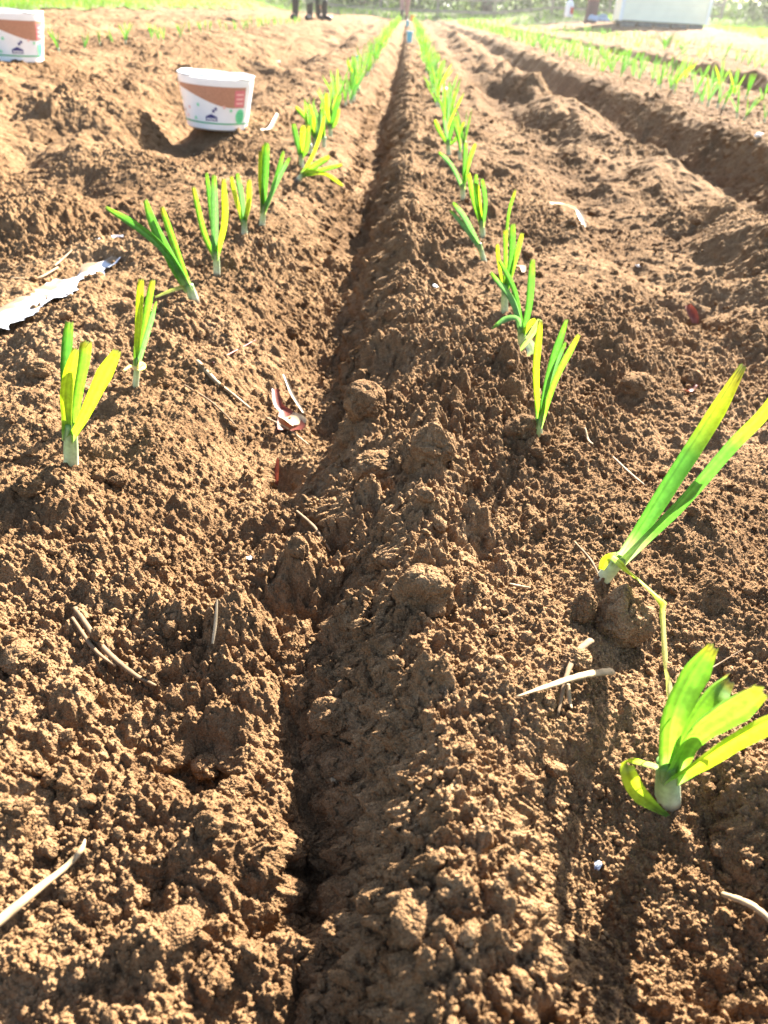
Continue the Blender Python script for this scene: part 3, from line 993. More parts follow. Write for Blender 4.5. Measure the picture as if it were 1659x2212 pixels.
blade('dry_leaf', [(1480, 678), (1492, 690), (1500, 702)], [12, 24, 14], 'crumpled red leaf scrap on the right part of the field', 'leaf', 'redleaf', dz=[.014, .008, .004], face=(0, -1, .5))
blade('dry_leaf', [(1474, 852), (1488, 856), (1500, 850)], [6, 12, 6], 'flat dull red leaf scrap near the small dark clod', 'leaf', 'redleaf')
blade('dry_leaf', [(944, 198), (957, 204), (968, 199)], [12, 20, 8], 'greyish leaf beside the right row far ahead', 'leaf', 'paleleaf', dz=.02)
blade('dry_leaf', [(1118, 566), (1128, 578), (1131, 590)], [10, 14, 8], 'pale peeled leaf beside the dense upright leek', 'leaf', 'paleleaf', dz=.005)
stalk('dry_stalk', [(1543, 1962), (1600, 2004), (1672, 2048)], [14, 17, 16], 'blurred pale stalk at the lower right edge', 'stalk', dz=.004)
stalk('straw', [(1325, 984), (1360, 1012), (1396, 1040)], [5, 7, 4], 'dusty straw left of the long leek leaves', 'straw')
stalk('straw', [(1263, 928), (1272, 942), (1281, 959)], [4, 6, 4], 'short dusty straw right of the dark clod', 'straw')
stalk('root_fibre', [(642, 1136), (680, 1162), (714, 1189)], [6, 8, 6], 'crusted root bridging the furrow beside the upright little clod', 'root', mat='root', dz=[.004, .008, .004])
blade('leaf_scrap', [(478, 1388), (472, 1410), (464, 1434)], [4, 8, 5], 'yellowish leaf shred on the left ridge', 'leaf', 'paleleaf')
stalk('straw', [(1100, 1262), (1122, 1266), (1142, 1282)], [5, 9, 5], 'light bent straw between the largest clod and the pointed clod', 'straw', dz=.003)
stalk('root_fibre', [(1605, 1400), (1560, 1415), (1520, 1440)], [3, 4, 3], 'hair thin root on the right, beyond the near leek', 'root', mat='root', dz=.003)

# pale chips of stone, shell and plastic, each its own
for (x, y, r, lab, mt) in ((942, 617, 7, 'white chip on the right ridge beside the pale leaning leek', 'white_plastic'),
                           (1378, 577, 6, 'white chip on the smooth soil above the crumpled red leaf', 'white_plastic'),
                           (541, 1220, 8, 'white chip on the left bank below the tiny red leaf', 'white_plastic'),
                           (632, 1323, 4, 'tiny white grain in the furrow bottom', 'white_plastic'),
                           (1292, 1862, 10, 'bluish white plastic shred in the shadow of the near leek', 'sheet'),
                           (1040, 1802, 7, 'small pale pebble below the near leek', 'straw'),
                           (722, 1674, 8, 'small round tan pebble on the right bank', 'straw'),
                           (822, 1033, 5, 'white speck on the wide low clod', 'white_plastic'),
                           (1637, 300, 9, 'white shred at the right edge beside the shaded bank', 'white_plastic'),
                           (237, 1232, 4, 'pale grain on the left ridge', 'white_plastic'),
                           (600, 138, 5, 'white scrap on the rough soil beyond the first tub', 'white_plastic'),
                           (520, 165, 4, 'white scrap between the first tub and the raised bed', 'white_plastic'),
                           (1272, 108, 4, 'white scrap among the right hand leeks', 'white_plastic')):
    B = gp(x, y)
    rr = px_size(B, r)
    V, F = ico(3)
    P = V * np.array([1, .6, .32], np.float32) * (1 + .75 * n3(V, 1.7, x))[:, None] * rr
    o = mesh_np('chip', P, F, M[mt]); o.location = B + Vector((0, 0, rr * .35)); o.rotation_euler = (x * .1 % .6, .2, x)
    tag(o, lab, 'chip')


# ------------------------------------------------------------------ plastic sheet half covered by soil
def attr_mat(name, rough=.5, trans=0.0, spec=.4):
    m, nt, b, out = new_mat(name)
    at = nd(nt, 'ShaderNodeAttribute', attribute_name='tint')
    nt.links.new(at.outputs['Color'], b.inputs['Base Color'])
    b.inputs['Roughness'].default_value = rough
    b.inputs['Specular IOR Level'].default_value = spec
    return m


M['dusty_sheet'] = attr_mat('dusty_sheet', .45)


def sheet(pts, wpx, n, k, label, seed, dust, dz=.004):
    rnd = random.Random(seed)
    P = smooth_path(ground_path(pts, 0), n)
    s_ = px_size(P[n // 2], 1)
    V, F, C = [], [], []
    for i, p in enumerate(P):
        t = i / (n - 1)
        tan = (P[min(i + 1, n - 1)] - P[max(0, i - 1)]).normalized()
        side = tan.cross(Vector((0, 0, 1))).normalized()
        u = t * (len(wpx) - 1); j = min(int(u), len(wpx) - 2)
        wd = (wpx[j] + (wpx[j + 1] - wpx[j]) * (u - j)) * s_
        e0 = rnd.uniform(-.12, .06) + .1 * math.sin(i * .7); e1 = rnd.uniform(-.12, .06) + .1 * math.sin(i * .45 + 2)
        for m_ in range(k):
            a = m_ / (k - 1) - .5
            q = p + side * wd * (a + (e1 if m_ == k - 1 else 0) - (e0 if m_ == 0 else 0))
            nz = float(gn(np.array([q.x * 40]), np.array([q.y * 40]), seed)[0])
            q.z = float(macro(np.array([q.x]), np.array([q.y]))[0]) + .010 + dz + nz * .003 + .002 * math.sin(a * 7 + i * .2)
            V.append(q)
            d = nz * 1.0 + dust - (a * 1.5) + rnd.uniform(-.1, .1)
            C.append((.16, .10, .05) if d > .12 else ((.26, .20, .15) if d > .02 else (.38, .39, .43)))
    for i in range(n - 1):
        for m_ in range(k - 1):
            a = i * k + m_
            F.append((a, a + 1, a + k + 1, a + k))
    o = put('plastic_sheet', (V, F, C), M['dusty_sheet'], None, P[0])
    o.location = P[0]
    tag(o, label, 'plastic sheet')


sheet([(-30, 722), (50, 680), (130, 640), (200, 600), (258, 572)], [90, 84, 70, 62, 30], 60, 12, 'long torn white plastic strip half buried at the left edge', 71, -.05)
sheet([(212, 531), (240, 525), (268, 523)], [10, 20, 12], 16, 6, 'small torn plastic scrap above the long white strip', 72, -.25)


# ------------------------------------------------------------------ tubs
def build_tub(loc, rad, rot, tilt, label):
    root = empty('plastic_tub', loc)
    root.rotation_euler = (0, tilt, 0)
    tag(root, label, 'tub')
    Hh = rad * 1.28; rb = rad * .80; th = rad * .018
    prof = [(0, 0), (rb * .9, 0), (rb, Hh * .03), (rb + (rad - rb) * .86, Hh * .84), (rad * .975, Hh * .845), (rad * .985, Hh * .96), (rad * .955, Hh * .965), (rb * .98, Hh * .05), (0, Hh * .04)]
    k = 64
    V, F = [], []
    for (r, z) in prof:
        for j in range(k):
            a = j / k * 2 * PI
            V.append((math.cos(a) * r, math.sin(a) * r, z))
    for i in range(len(prof) - 1):
        for j in range(k):
            F.append((i * k + j, i * k + (j + 1) % k, (i + 1) * k + (j + 1) % k, (i + 1) * k + j))
    b = mesh_np('body', V, F, M['white_plastic'], root)
    md = b.modifiers.new('edge', 'EDGE_SPLIT'); md.split_angle = R(35)
    V, F = [], []
    m_ = 10
    for j in range(k):
        a = j / k * 2 * PI
        dz = .0015 * math.sin(a * 3) + .001 * math.sin(a * 7 + 1)
        for q in range(m_):
            e = q / m_ * 2 * PI
            V.append((math.cos(a) * (rad * .985 + math.cos(e) * rad * .025), math.sin(a) * (rad * .985 + math.cos(e) * rad * .025), Hh * .985 + dz + math.sin(e) * rad * .022))
    for j in range(k):
        for q in range(m_):
            F.append((j * m_ + q, ((j + 1) % k) * m_ + q, ((j + 1) % k) * m_ + (q + 1) % m_, j * m_ + (q + 1) % m_))
    mesh_np('rim', V, F, M['grey_rim'], root)

    def S(th_, z, off=.0006):          # th_ degrees right of the front, z 0..1
        r = rb + (rad - rb) * .86 * (z / .84) + off
        a = R(-90 + th_ + rot)
        return (math.cos(a) * r, math.sin(a) * r, z * Hh)

    def band(name, a0, a1, lo, hi, mat, off=.0006, n=40):
        V, F = [], []
        for i in range(n + 1):
            t = i / n; a = a0 + (a1 - a0) * t
            for z in (lo(t), lo(t) * .5 + hi(t) * .5, hi(t)):
                V.append(S(a, z, off))
        for i in range(n):
            for c in (0, 1):
                F.append((i * 3 + c, i * 3 + 3 + c, i * 3 + 4 + c, i * 3 + 1 + c))
        return mesh_np(name, V, F, M[mat], root)

    def poly(name, pts, mat, off=.001):
        V = [S(a, z, off) for a, z in pts]
        return mesh_np(name, V, [tuple(range(len(V)))], M[mat], root, smooth=False)

    band('brown_band', -68, 62, lambda t: .75 - .30 * (3 * min(1, t * 1.25) ** 2 - 2 * min(1, t * 1.25) ** 3), lambda t: .825, 'brown_print')
    band('green_stripe', -89, 89, lambda t: .135, lambda t: .16, 'green_print')
    band('green_stripe', 91, 269, lambda t: .135, lambda t: .16, 'green_print')
    poly('logo', [(-10, .19), (10, .19), (10, .27), (0, .325), (-10, .27)], 'navy_print')
    for i in range(5):
        a = -7.5 + i * 3.3
        band('logo_lettering', a, a + 1.9, lambda t: .205, lambda t: .25, 'white_print', .0016, 3)
    band('red_sticker', 40, 60, lambda t: .47, lambda t: .77, 'pink_print', .0012, 12)
    for i in range(3):
        band('sticker_lettering', 43, 57, lambda t: .52 + i * .08, lambda t: .55 + i * .08, 'rose_print', .0018, 8)
    poly('green_badge', [(53 + 10 * math.cos(q / 18 * 2 * PI), .285 + .145 * math.sin(q / 18 * 2 * PI)) for q in range(18)], 'mint_print', .0012)
    for i in range(4):
        band('badge_lettering', 47, 59, lambda t: .20 + i * .045, lambda t: .215 + i * .045, 'green_print', .0018, 6)
    fl = [(-42, .40, 'rose_print'), (-58, .33, 'brown_print'), (-22, .47, 'mint_print'), (8, .42, 'navy_print'), (22, .46, 'rose_print'), (34, .40, 'mint_print'), (-50, .24, 'rose_print'), (-30, .22, 'mint_print'), (-66, .52, 'green_print'), (4, .38, 'navy_print')]
    for a, z, mt in fl:
        pts = []
        for q in range(20):
            e = q / 20 * 2 * PI
            rr = 2.2 * (1 + .45 * math.cos(5 * e))
            pts.append((a + rr * math.cos(e), z + rr * .0135 * math.sin(e)))
        poly('printed_flower', pts, mt, .001)
    return root


B = gp(470, 272)
f_ = px_size(B, 1)
build_tub(B + Vector((0, .0, -.006)), 158 * f_ / 2, 2, R(2), 'white tub with a brown wave standing in the hollow near the left row')
print('tub1', B, 165 * f_)
B = gp(30, 124)
f_ = px_size(B, 1)
build_tub(B + Vector((0, 0, -.004)), 146 * f_ / 2, 33, R(1), 'white tub cut by the left picture edge on the raised bed')
print('tub2', B, 146 * f_)

# ------------------------------------------------------------------ small bright things far up the furrow
M['blue'] = plain('blue_plastic', (.10, .42, .62), .4, .5, .05, 40)
M['orange'] = plain('orange_plastic', (.75, .26, .02), .4, .5, .05, 40)
M['redp'] = plain('red_plastic', (.55, .06, .04), .4, .5, .08, 40)


def cup(px, py, wpx, hpx, mat, label, cat, name):
    B = gp(px, py)
    r = px_size(B, wpx) / 2; h = px_size(B, hpx)
    prof = [(0, 0), (r * .75, 0), (r * .8, h * .05), (r, h * .9), (r * 1.06, h * .92), (r * 1.06, h), (r * .95, h), (r * .72, h * .06), (0, h * .05)]
    k = 24; V = []; F = []
    for (a, z) in prof:
        for j in range(k):
            q = j / k * 2 * PI
            V.append((math.cos(q) * a, math.sin(q) * a, z))
    for i in range(len(prof) - 1):
        for j in range(k):
            F.append((i * k + j, i * k + (j + 1) % k, (i + 1) * k + (j + 1) % k, (i + 1) * k + j))
    o = mesh_np(name, V, F, M[mat]); o.location = B
    tag(o, label, cat)
    return o


cup(884, 92, 13, 20, 'blue', 'light blue cup standing in the furrow far ahead', 'cup', 'plastic_cup')
cup(880, 59, 8, 10, 'blue', 'smaller darker blue cup behind the light blue one', 'cup', 'plastic_cup')
cup(891, 47, 11, 13, 'orange', 'orange pot between the two rows near their far end', 'pot', 'plastic_pot')
cup(771, 132, 7, 12, 'blue', 'tiny blue cup half hidden by leeks of the left row', 'cup', 'plastic_cup')

# ------------------------------------------------------------------ grass round the field
def gmask(X, Y):
    j = .25 * gn(X * .9, Y * .9, 91) + .12 * gn(X * 3, Y * 3, 92)
    a = (X < -4.9 + j * 2) & (Y > 6)
    b = Y > 33 + 2 * j
    c = (X > 6.7 + .19 * (Y - 14) + 1.2 * j) & (Y > 6)
    return a | b | c


def grass_mat(name, base):
    m, nt, b, out = new_mat(name)
    geo = nd(nt, 'ShaderNodeNewGeometry')
    n1 = nd(nt, 'ShaderNodeTexNoise', i_Scale=.9, i_Detail=5.0); nt.links.new(geo.outputs['Position'], n1.inputs['Vector'])
    c = ramp(nt, n1.outputs[0], [(.3, tuple(x * .6 for x in base)), (.5, base), (.7, (base[0] * 1.6, base[1] * 1.25, base[2]))])
    nt.links.new(c, b.inputs['Base Color']); b.inputs['Roughness'].default_value = .6
    tr = nd(nt, 'ShaderNodeBsdfTranslucent'); nt.links.new(c, tr.inputs['Color'])
    mix = nd(nt, 'ShaderNodeMixShader'); mix.inputs[0].default_value = .5
    nt.links.new(b.outputs[0], mix.inputs[1]); nt.links.new(tr.outputs[0], mix.inputs[2])
    nt.links.new(mix.outputs[0], out.inputs[0])
    return m


M['grass'] = grass_mat('grass', (.15, .28, .025))
M['turf'] = plain('turf', (.085, .10, .03), .95, .1, .35, 1.5)


def turf(name, x0, x1, y0, y1, nx, ny):
    xs = np.linspace(x0, x1, nx); ys = y0 * (y1 / y0) ** np.linspace(0, 1, ny)
    X, Y = np.meshgrid(xs, ys)
    Z = height(X.ravel(), Y.ravel()) + .02
    V = np.stack([X.ravel(), Y.ravel(), Z], 1)
    i = (np.arange(ny - 1)[:, None] * nx + np.arange(nx - 1)[None]).ravel()
    F = np.stack([i, i + 1, i + nx + 1, i + nx], 1)
    cen = V[F].mean(1)
    F = F[gmask(cen[:, 0], cen[:, 1])]
    o = mesh_np(name, V, F, M['turf']); tag(o, kind='structure')


turf('meadow', -60, 70, 6, 110, 900, 260)


def blades(name, n, box, hh, ww, label, seed, lim=None):
    rng = np.random.default_rng(seed)
    x = rng.uniform(box[0], box[1], n); y = box[2] * (box[3] / box[2]) ** rng.random(n)
    k = gmask(x, y) & (np.abs(x + .03 * y) < .62 * y + 1.5)
    x, y = x[k], y[k]; n = len(x)
    z = height(x, y) + .01
    h = rng.uniform(hh * .5, hh, n); w_ = rng.uniform(ww * .5, ww, n)
    a = rng.uniform(0, PI, n); l = rng.normal(0, .35, (n, 2)) * h[:, None]
    sx, sy = np.cos(a) * w_, np.sin(a) * w_
    V = np.stack([np.stack([x - sx, y - sy, z], 1), np.stack([x + sx, y + sy, z], 1),
                  np.stack([x + sx * .6 + l[:, 0] * .4, y + sy * .6 + l[:, 1] * .4, z + h * .6], 1), np.stack([x + l[:, 0], y + l[:, 1], z + h], 1),
                  np.stack([x - sx * .6 + l[:, 0] * .4, y - sy * .6 + l[:, 1] * .4, z + h * .6], 1)], 1).reshape(-1, 3)
    F = (np.arange(n)[:, None] * 5 + np.arange(5)[None]).astype(np.int32)
    o = mesh_np(name, V, F, M['grass'], smooth=False)
    tag(o, label, 'grass', kind='stuff')


blades('grass', 90000, (-22, -4, 7, 34), .10, .010, 'bright sunlit grass beyond the left end of the field', 1)
blades('grass', 50000, (6, 22, 9.0, 33), .10, .010, 'yellow green grass patch at the right edge of the field', 2)
blades('grass', 16000, (-14, 34, 31, 60), .22, .02, 'thin grass in front of the trees far behind the field', 3)


# ------------------------------------------------------------------ trees along the far side
M['bark'] = plain('bark', (.09, .065, .045), .9, .1, .35, 9)
M['crown'] = grass_mat('foliage', (.045, .075, .02))
M['twig_dry'] = plain('dry_twig', (.42, .33, .24), .8, .1, .2, 20)


def tree(x, y, hh, seed, label, thick=.16):
    rnd = random.Random(seed)
    z = hz(x, y)
    root = empty('tree', (x, y, z - .05))
    tag(root, label, 'tree', 'trees along the far side of the field')
    parts = []
    top = Vector((rnd.uniform(-.5, .5), rnd.uniform(-.5, .5), hh * .75))
    trunk = [Vector((0, 0, 0)), Vector((rnd.uniform(-.12, .12), 0, hh * .2)), Vector((top.x * .6, top.y * .5, hh * .45)), top]
    parts.append(tube(trunk, [thick * 1.4, thick, thick * .8, thick * .3], n=14, k=9, rnd=rnd, rough=.12))
    tips = [top]
    tp = smooth_path(trunk, 20)
    for i in range(11):
        b = tp[rnd.randrange(6, 19)]
        a = rnd.uniform(0, 2 * PI); L = rnd.uniform(.18, .34) * hh
        e = b + Vector((math.cos(a) * L, math.sin(a) * L, L * rnd.uniform(.3, .9)))
        parts.append(tube([b, b.lerp(e, .5) + Vector((0, 0, .06 * L)), e], [thick * .45, thick * .28, thick * .08], n=7, k=6, rnd=rnd))
        tips += [e, b.lerp(e, .65)]
    put('trunk', join(parts), M['bark'], root)
    rng = np.random.default_rng(seed)
    n = 1700
    T = np.array([t[:] for t in tips])
    c = T[rng.integers(0, len(T), n)] + rng.normal(0, hh * .065, (n, 3))
    a = rng.normal(size=(n, 3)); a /= np.linalg.norm(a, axis=1)[:, None]
    b = np.cross(a, rng.normal(size=(n, 3))); b /= np.linalg.norm(b, axis=1)[:, None]
    s_ = rng.uniform(.07, .17, n)[:, None] * hh / 7
    V = np.stack([c - a * s_, c + b * s_ * .6, c + a * s_, c - b * s_ * .6], 1).reshape(-1, 3)
    mesh_np('crown', V, (np.arange(n)[:, None] * 4 + np.arange(4)[None]).astype(np.int32), M['crown'], root, smooth=False)


TL = [(-13, 47), (-8.5, 44), (-5.2, 50), (-2.2, 43), (1.0, 46), (3.6, 42), (6.8, 47), (10.5, 43), (14, 48), (17.5, 42), (21, 46), (25, 41), (29, 45)]
names = ['far left end of the line of trees', 'second from the left end of the far line of trees', 'slender tree behind the legs of the standing people', 'crooked tree right of the standing people',
         'tree straight ahead at the end of the furrow', 'tree just right of the furrow end', 'tree between furrow end and shed', 'tree left of the red bin', 'tree behind the left corner of the shed',
         'tree behind the shed', 'tree behind the right corner of the shed', 'tree right of the shed', 'tree at the right end of the far line']
for i, ((x, y), nm) in enumerate(zip(TL, names)):
    tree(x, y, 6.5 + (i * 37 % 11) * .25, 300 + i, nm if 'tree' in nm.split()[0:2] or nm.startswith('tree') else nm + ', a dark tree', .13 + (i % 3) * .04)

# undergrowth under the trees
rng = np.random.default_rng(9)
n = 26000
x = rng.uniform(-20, 45, n); y = 44 + rng.normal(0, 2.2, n) + 2 * np.sin(x * .7)
hgt = .35 + .9 * np.abs(gn(x * .35, y * .2, 95)) + .3
c = np.stack([x, y, height(x, y) + rng.random(n) * hgt], 1)
a = rng.normal(size=(n, 3)); a /= np.linalg.norm(a, axis=1)[:, None]
b = np.cross(a, rng.normal(size=(n, 3))); b /= np.linalg.norm(b, axis=1)[:, None]
s_ = rng.uniform(.05, .16, n)[:, None]
V = np.stack([c - a * s_, c + b * s_ * .6, c + a * s_, c - b * s_ * .6], 1).reshape(-1, 3)
o = mesh_np('undergrowth', V, (np.arange(n)[:, None] * 4 + np.arange(4)[None]).astype(np.int32), M['crown'], smooth=False)
tag(o, 'dark tangled undergrowth at the foot of the far trees', 'undergrowth', kind='stuff')

# ------------------------------------------------------------------ fence
M['wood'] = plain('weathered_wood', (.24, .20, .16), .85, .15, .25, 6)


def boxv(x0, x1, y0, y1, z0, z1):
    V = [Vector(p) for p in ((x0, y0, z0), (x1, y0, z0), (x1, y1, z0), (x0, y1, z0), (x0, y0, z1), (x1, y0, z1), (x1, y1, z1), (x0, y1, z1))]
    F = [(0, 3, 2, 1), (4, 5, 6, 7), (0, 1, 5, 4), (1, 2, 6, 5), (2, 3, 7, 6), (3, 0, 4, 7)]
    return V, F, [(1, 1, 1)] * 8


def fence(x0, x1, y0, y1, nrail, label, step=2.4, hh=1.25, board=.12):
    L = math.hypot(x1 - x0, y1 - y0)
    a = math.atan2(y1 - y0, x1 - x0)
    root = empty('fence', (x0, y0, 0), a)
    tag(root, label, 'fence')
    n = int(L / step)
    zs = [hz(x0 + (x1 - x0) * i / n, y0 + (y1 - y0) * i / n) for i in range(n + 1)]
    for i in range(n + 1):
        put('post', boxv(i * step - .05, i * step + .05, -.05, .05, zs[i] - .2, zs[i] + hh), M['wood'], root, smooth=False)
    for k in range(nrail):
        parts = []
        for i in range(n):
            V, F, C = boxv(i * step + .003, (i + 1) * step - .003, -.075, -.052, 0, board)
            h = .12 + k * (hh - .3) / max(1, nrail - 1)
            for j, v in enumerate(V):
                v.z += (zs[i] if v.x < (i + .5) * step else zs[i + 1]) + h
            parts.append((V, F, C))
        put('rail', join(parts), M['wood'], root, smooth=False)


fence(-6, 15, 37.5, 38.5, 3, 'low weathered rail fence behind the far end of the rows', hh=1.15, board=.09)
fence(15.5, 34, 33, 27, 5, 'weathered board fence right of the shed', hh=1.5, board=.16)

# ------------------------------------------------------------------ shed
M['siding'] = plain('cream_siding', (.84, .80, .62), .6, .3, .04, 3)
M['trim'] = plain('white_trim', (.78, .78, .76), .5, .3, .03, 3)
M['shingle'] = plain('roof_shingle', (.10, .10, .11), .9, .1, .3, 12)
M['block'] = plain('concrete_block', (.18, .17, .16), .9, .1, .2, 8)
M['glass'] = plain('window_glass', (.05, .06, .07), .1, .7, .1, 3)
A = gp(1340, 41); Bp = gp(1527, 53)
print('shed corners', A, Bp)
DL, DR = 27.0, 26.6
def at_d(px, d):
    q = ray(px, 45); return Vector((q.x / q.y * d, d, 0))
A = at_d(1340, DL); Bp = at_d(1527, DR)
W = (Bp - A).length
ang = math.atan2(Bp.y - A.y, Bp.x - A.x)
zl = vp(1340, 42, DL).z; zr = vp(1527, 54, DR).z
print('shed z', zl, zr, 'ground', hz(A.x, A.y), hz(Bp.x, Bp.y), 'W', W)
zb = (zl + zr) / 2
root = empty('shed', (A.x, A.y, zb), ang)
tag(root, 'cream shed with lapped siding and white corner boards behind the right of the field', 'shed')
DP = 3.2; HH = 2.3
# walls as laps
def wall(x0, x1, y0, y1, name='wall'):
    parts = []
    nl = 15
    dx, dy = x1 - x0, y1 - y0; L = math.hypot(dx, dy); ux, uy = dx / L, dy / L; nx_, ny_ = uy, -ux
    for i in range(nl):
        z0 = i * HH / nl; z1 = (i + 1) * HH / nl
        V = [Vector((x0 + nx_ * .022, y0 + ny_ * .022, z0)), Vector((x1 + nx_ * .022, y1 + ny_ * .022, z0)), Vector((x1 + nx_ * .004, y1 + ny_ * .004, z1)), Vector((x0 + nx_ * .004, y0 + ny_ * .004, z1)),
             Vector((x0, y0, z0)), Vector((x1, y1, z0))]
        parts.append((V, [(0, 1, 2, 3), (4, 5, 1, 0)], [(1, 1, 1)] * 6))
    V = [Vector((x0 - nx_ * .05, y0 - ny_ * .05, 0)), Vector((x1 - nx_ * .05, y1 - ny_ * .05, 0)), Vector((x1 - nx_ * .05, y1 - ny_ * .05, HH)), Vector((x0 - nx_ * .05, y0 - ny_ * .05, HH))]
    parts.append((V, [(3, 2, 1, 0)], [(1, 1, 1)] * 4))
    return put(name, join(parts), M['siding'], root, smooth=False)


wall(0, W, 0, 0); wall(W, W, 0, DP); wall(W, 0, DP, DP); wall(0, 0, DP, 0)
for (x, y) in ((0, 0), (W, 0), (W, DP), (0, DP)):
    put('corner_board', boxv(x - .045, x + .045, y - .045, y + .045, -.02, HH - .01), M['trim'], root, smooth=False)
rh = 1.1
V = [Vector(p) for p in ((-.3, -.3, HH), (W + .3, -.3, HH), (W + .3, DP / 2, HH + rh), (-.3, DP / 2, HH + rh), (-.3, DP + .3, HH), (W + .3, DP + .3, HH))]
V2 = [v + Vector((0, 0, .1)) for v in V]
put('roof', (V + V2, [(0, 3, 2, 1), (3, 4, 5, 2), (6, 7, 8, 9), (9, 8, 11, 10), (0, 1, 7, 6), (4, 10, 11, 5), (0, 6, 9, 3), (3, 9, 10, 4), (1, 2, 8, 7), (2, 5, 11, 8)], [(1, 1, 1)] * 12), M['shingle'], root, smooth=False)
for x in (.02, W - .02):
    put('gable', ([Vector((x, 0, HH)), Vector((x, DP, HH)), Vector((x, DP / 2, HH + rh))], [(0, 1, 2)], [(1, 1, 1)] * 3), M['siding'], root, smooth=False)
wf = put('window', boxv(W * .60, W * .60 + .8, DP + .027, DP + .05, 1.05, 1.95), M['trim'], root, smooth=False)
put('pane', boxv(W * .60 + .07, W * .60 + .73, DP + .052, DP + .056, 1.12, 1.88), M['glass'], wf, smooth=False)
dr = put('door', boxv(W * .1, W * .1 + .85, DP + .027, DP + .05, .02, 2.05), M['trim'], root, smooth=False)
put('handle', boxv(W * .1 + .72, W * .1 + .78, DP + .052, DP + .09, .98, 1.04), M['grey_rim'], dr, smooth=False)
for i in range(5):
    for y in (.15, DP - .15):
        put('foundation_block', boxv(i * (W - .5) / 4 + .05, i * (W - .5) / 4 + .45, y - .1, y + .1, -.55, -.025), M['block'], root, smooth=False)
put('floor_beam', boxv(.05, W - .05, .1, DP - .1, -.022, -.004), M['wood'], root, smooth=False)

# ------------------------------------------------------------------ things beside the shed
B = at_d(1275, 25); zg = vp(1275, 41, 25).z; B.z = zg
root = empty('bin', B)
tag(root, 'tall reddish brown bin standing left of the shed', 'bin')
M['rust'] = plain('rust_red', (.28, .075, .05), .7, .3, .2, 5)
M['darkred'] = plain('dark_brown', (.12, .05, .045), .7, .3, .2, 5)
w_ = 18 * 25 / FPX / 2
put('body', boxv(-w_, w_, -w_, w_, -.1, .42), M['darkred'], root, smooth=False)
put('upper_panel', boxv(-w_ * .95, w_ * .95, -w_ * .95, w_ * .95, .423, .95), M['rust'], root, smooth=False)
put('lid', boxv(-w_ * 1.1, w_ * 1.1, -w_ * 1.1, w_ * 1.1, .953, 1.02), M['rust'], root, smooth=False)
for x in (-w_ * .7, w_ * .7):
    put('wheel', tube([(x - .03, w_ + .03, -.02), (x + .03, w_ + .03, -.02)], [.1, .1], n=2, k=14), M['block'], root)
B = at_d(1226, 26); B.z = vp(1226, 37, 26).z
root = empty('jug', B)
tag(root, 'small white jug with a red patch left of the tall bin', 'jug')
r = .12
put('body', tube([(0, 0, 0), (0, 0, .05), (0, 0, .3), (0, 0, .38), (0, 0, .42)], [r * .9, r, r, r * .5, r * .3], n=14, k=18), M['white_plastic'], root)
put('patch', boxv(.01, .10, -r - .006, -r * .92, .08, .24), M['redp'], root, smooth=False)
put('cap', tube([(0, 0, .421), (0, 0, .45)], [.04, .04], n=3, k=12), M['redp'], root)
B = at_d(1294, 24); B.z = vp(1294, 44, 24).z
V, F = ico(3)
P = V * np.array([.26, .2, .13], np.float32) * (1 + .5 * n3(V, 1.6, 5))[:, None]
P[:, 2] = np.maximum(P[:, 2], -.02)
M['bluish'] = plain('bluish_tarp', (.30, .36, .44), .6, .3, .2, 8)
o = mesh_np('tarp', P, F, M['bluish']); o.location = B
tag(o, 'crumpled bluish tarp on the ground between bin and shed', 'tarp')

def far_pt(px, py, d):
    q = ray(px, py); p = Vector((q.x / q.y * d, d, 0)); p.z = hz(p.x, p.y); return p


# leafless bush and weeds in front of the shed
B = far_pt(1448, 82, 13)
print('bush', B)
rnd = random.Random(8)
parts = []
for i in range(26):
    a = rnd.uniform(0, 2 * PI); L = rnd.uniform(.12, .36)
    e = Vector((math.cos(a) * L * .8 - .10, math.sin(a) * L * .5, L * rnd.uniform(.6, 1.1)))
    parts.append(tube([(0, 0, -.02), e * .5 + Vector((0, 0, .02)), e], [.004, .003, .001], n=7, k=5))
    for j in range(3):
        b = e * rnd.uniform(.4, .9); e2 = b + Vector((rnd.uniform(-.1, .1), rnd.uniform(-.08, .08), rnd.uniform(0, .1)))
        parts.append(tube([b, e2], [.002, .0008], n=3, k=4))
o = put('dead_weed', join([([Vector(v) for v in p[0]], p[1], p[2]) for p in parts]), M['twig_dry']); o.location = B; o.scale = (.9, .9, .9)
tag(o, 'pale leafless weed standing in front of the shed', 'dead plant')


def weed(px, py, n, L, seed, label):
    B = far_pt(px, py, 13); rnd = random.Random(seed); pr = []
    for i in range(n):
        a = rnd.uniform(0, 2 * PI); l = L * rnd.uniform(.6, 1.1)
        e = Vector((math.cos(a) * l * .7, math.sin(a) * l * .7, l * rnd.uniform(.3, .9)))
        pr.append(strip([(0, 0, 0), e * .5 + Vector((0, 0, l * .15)), e], [.006, .022, .004], [(0, GRN), (1, LIM)], face=(math.cos(a), math.sin(a), 1), n=7, k=5, rnd=rnd))
    o = put('weed', join(pr), M['leaf']); o.location = B
    tag(o, label, 'weed')


weed(1440, 80, 34, .20, 3, 'green leafy weed at the foot of the pale leafless one')
weed(1478, 76, 20, .13, 4, 'small green weed beside the right hand grass patch')

# ------------------------------------------------------------------ people
M['skin'] = plain('skin', (.42, .26, .18), .55, .3, .06, 8)
M['boot'] = plain('black_boots', (.018, .016, .015), .35, .5, .2, 8)
M['hair'] = plain('hair', (.02, .016, .013), .6, .3, .2, 20)


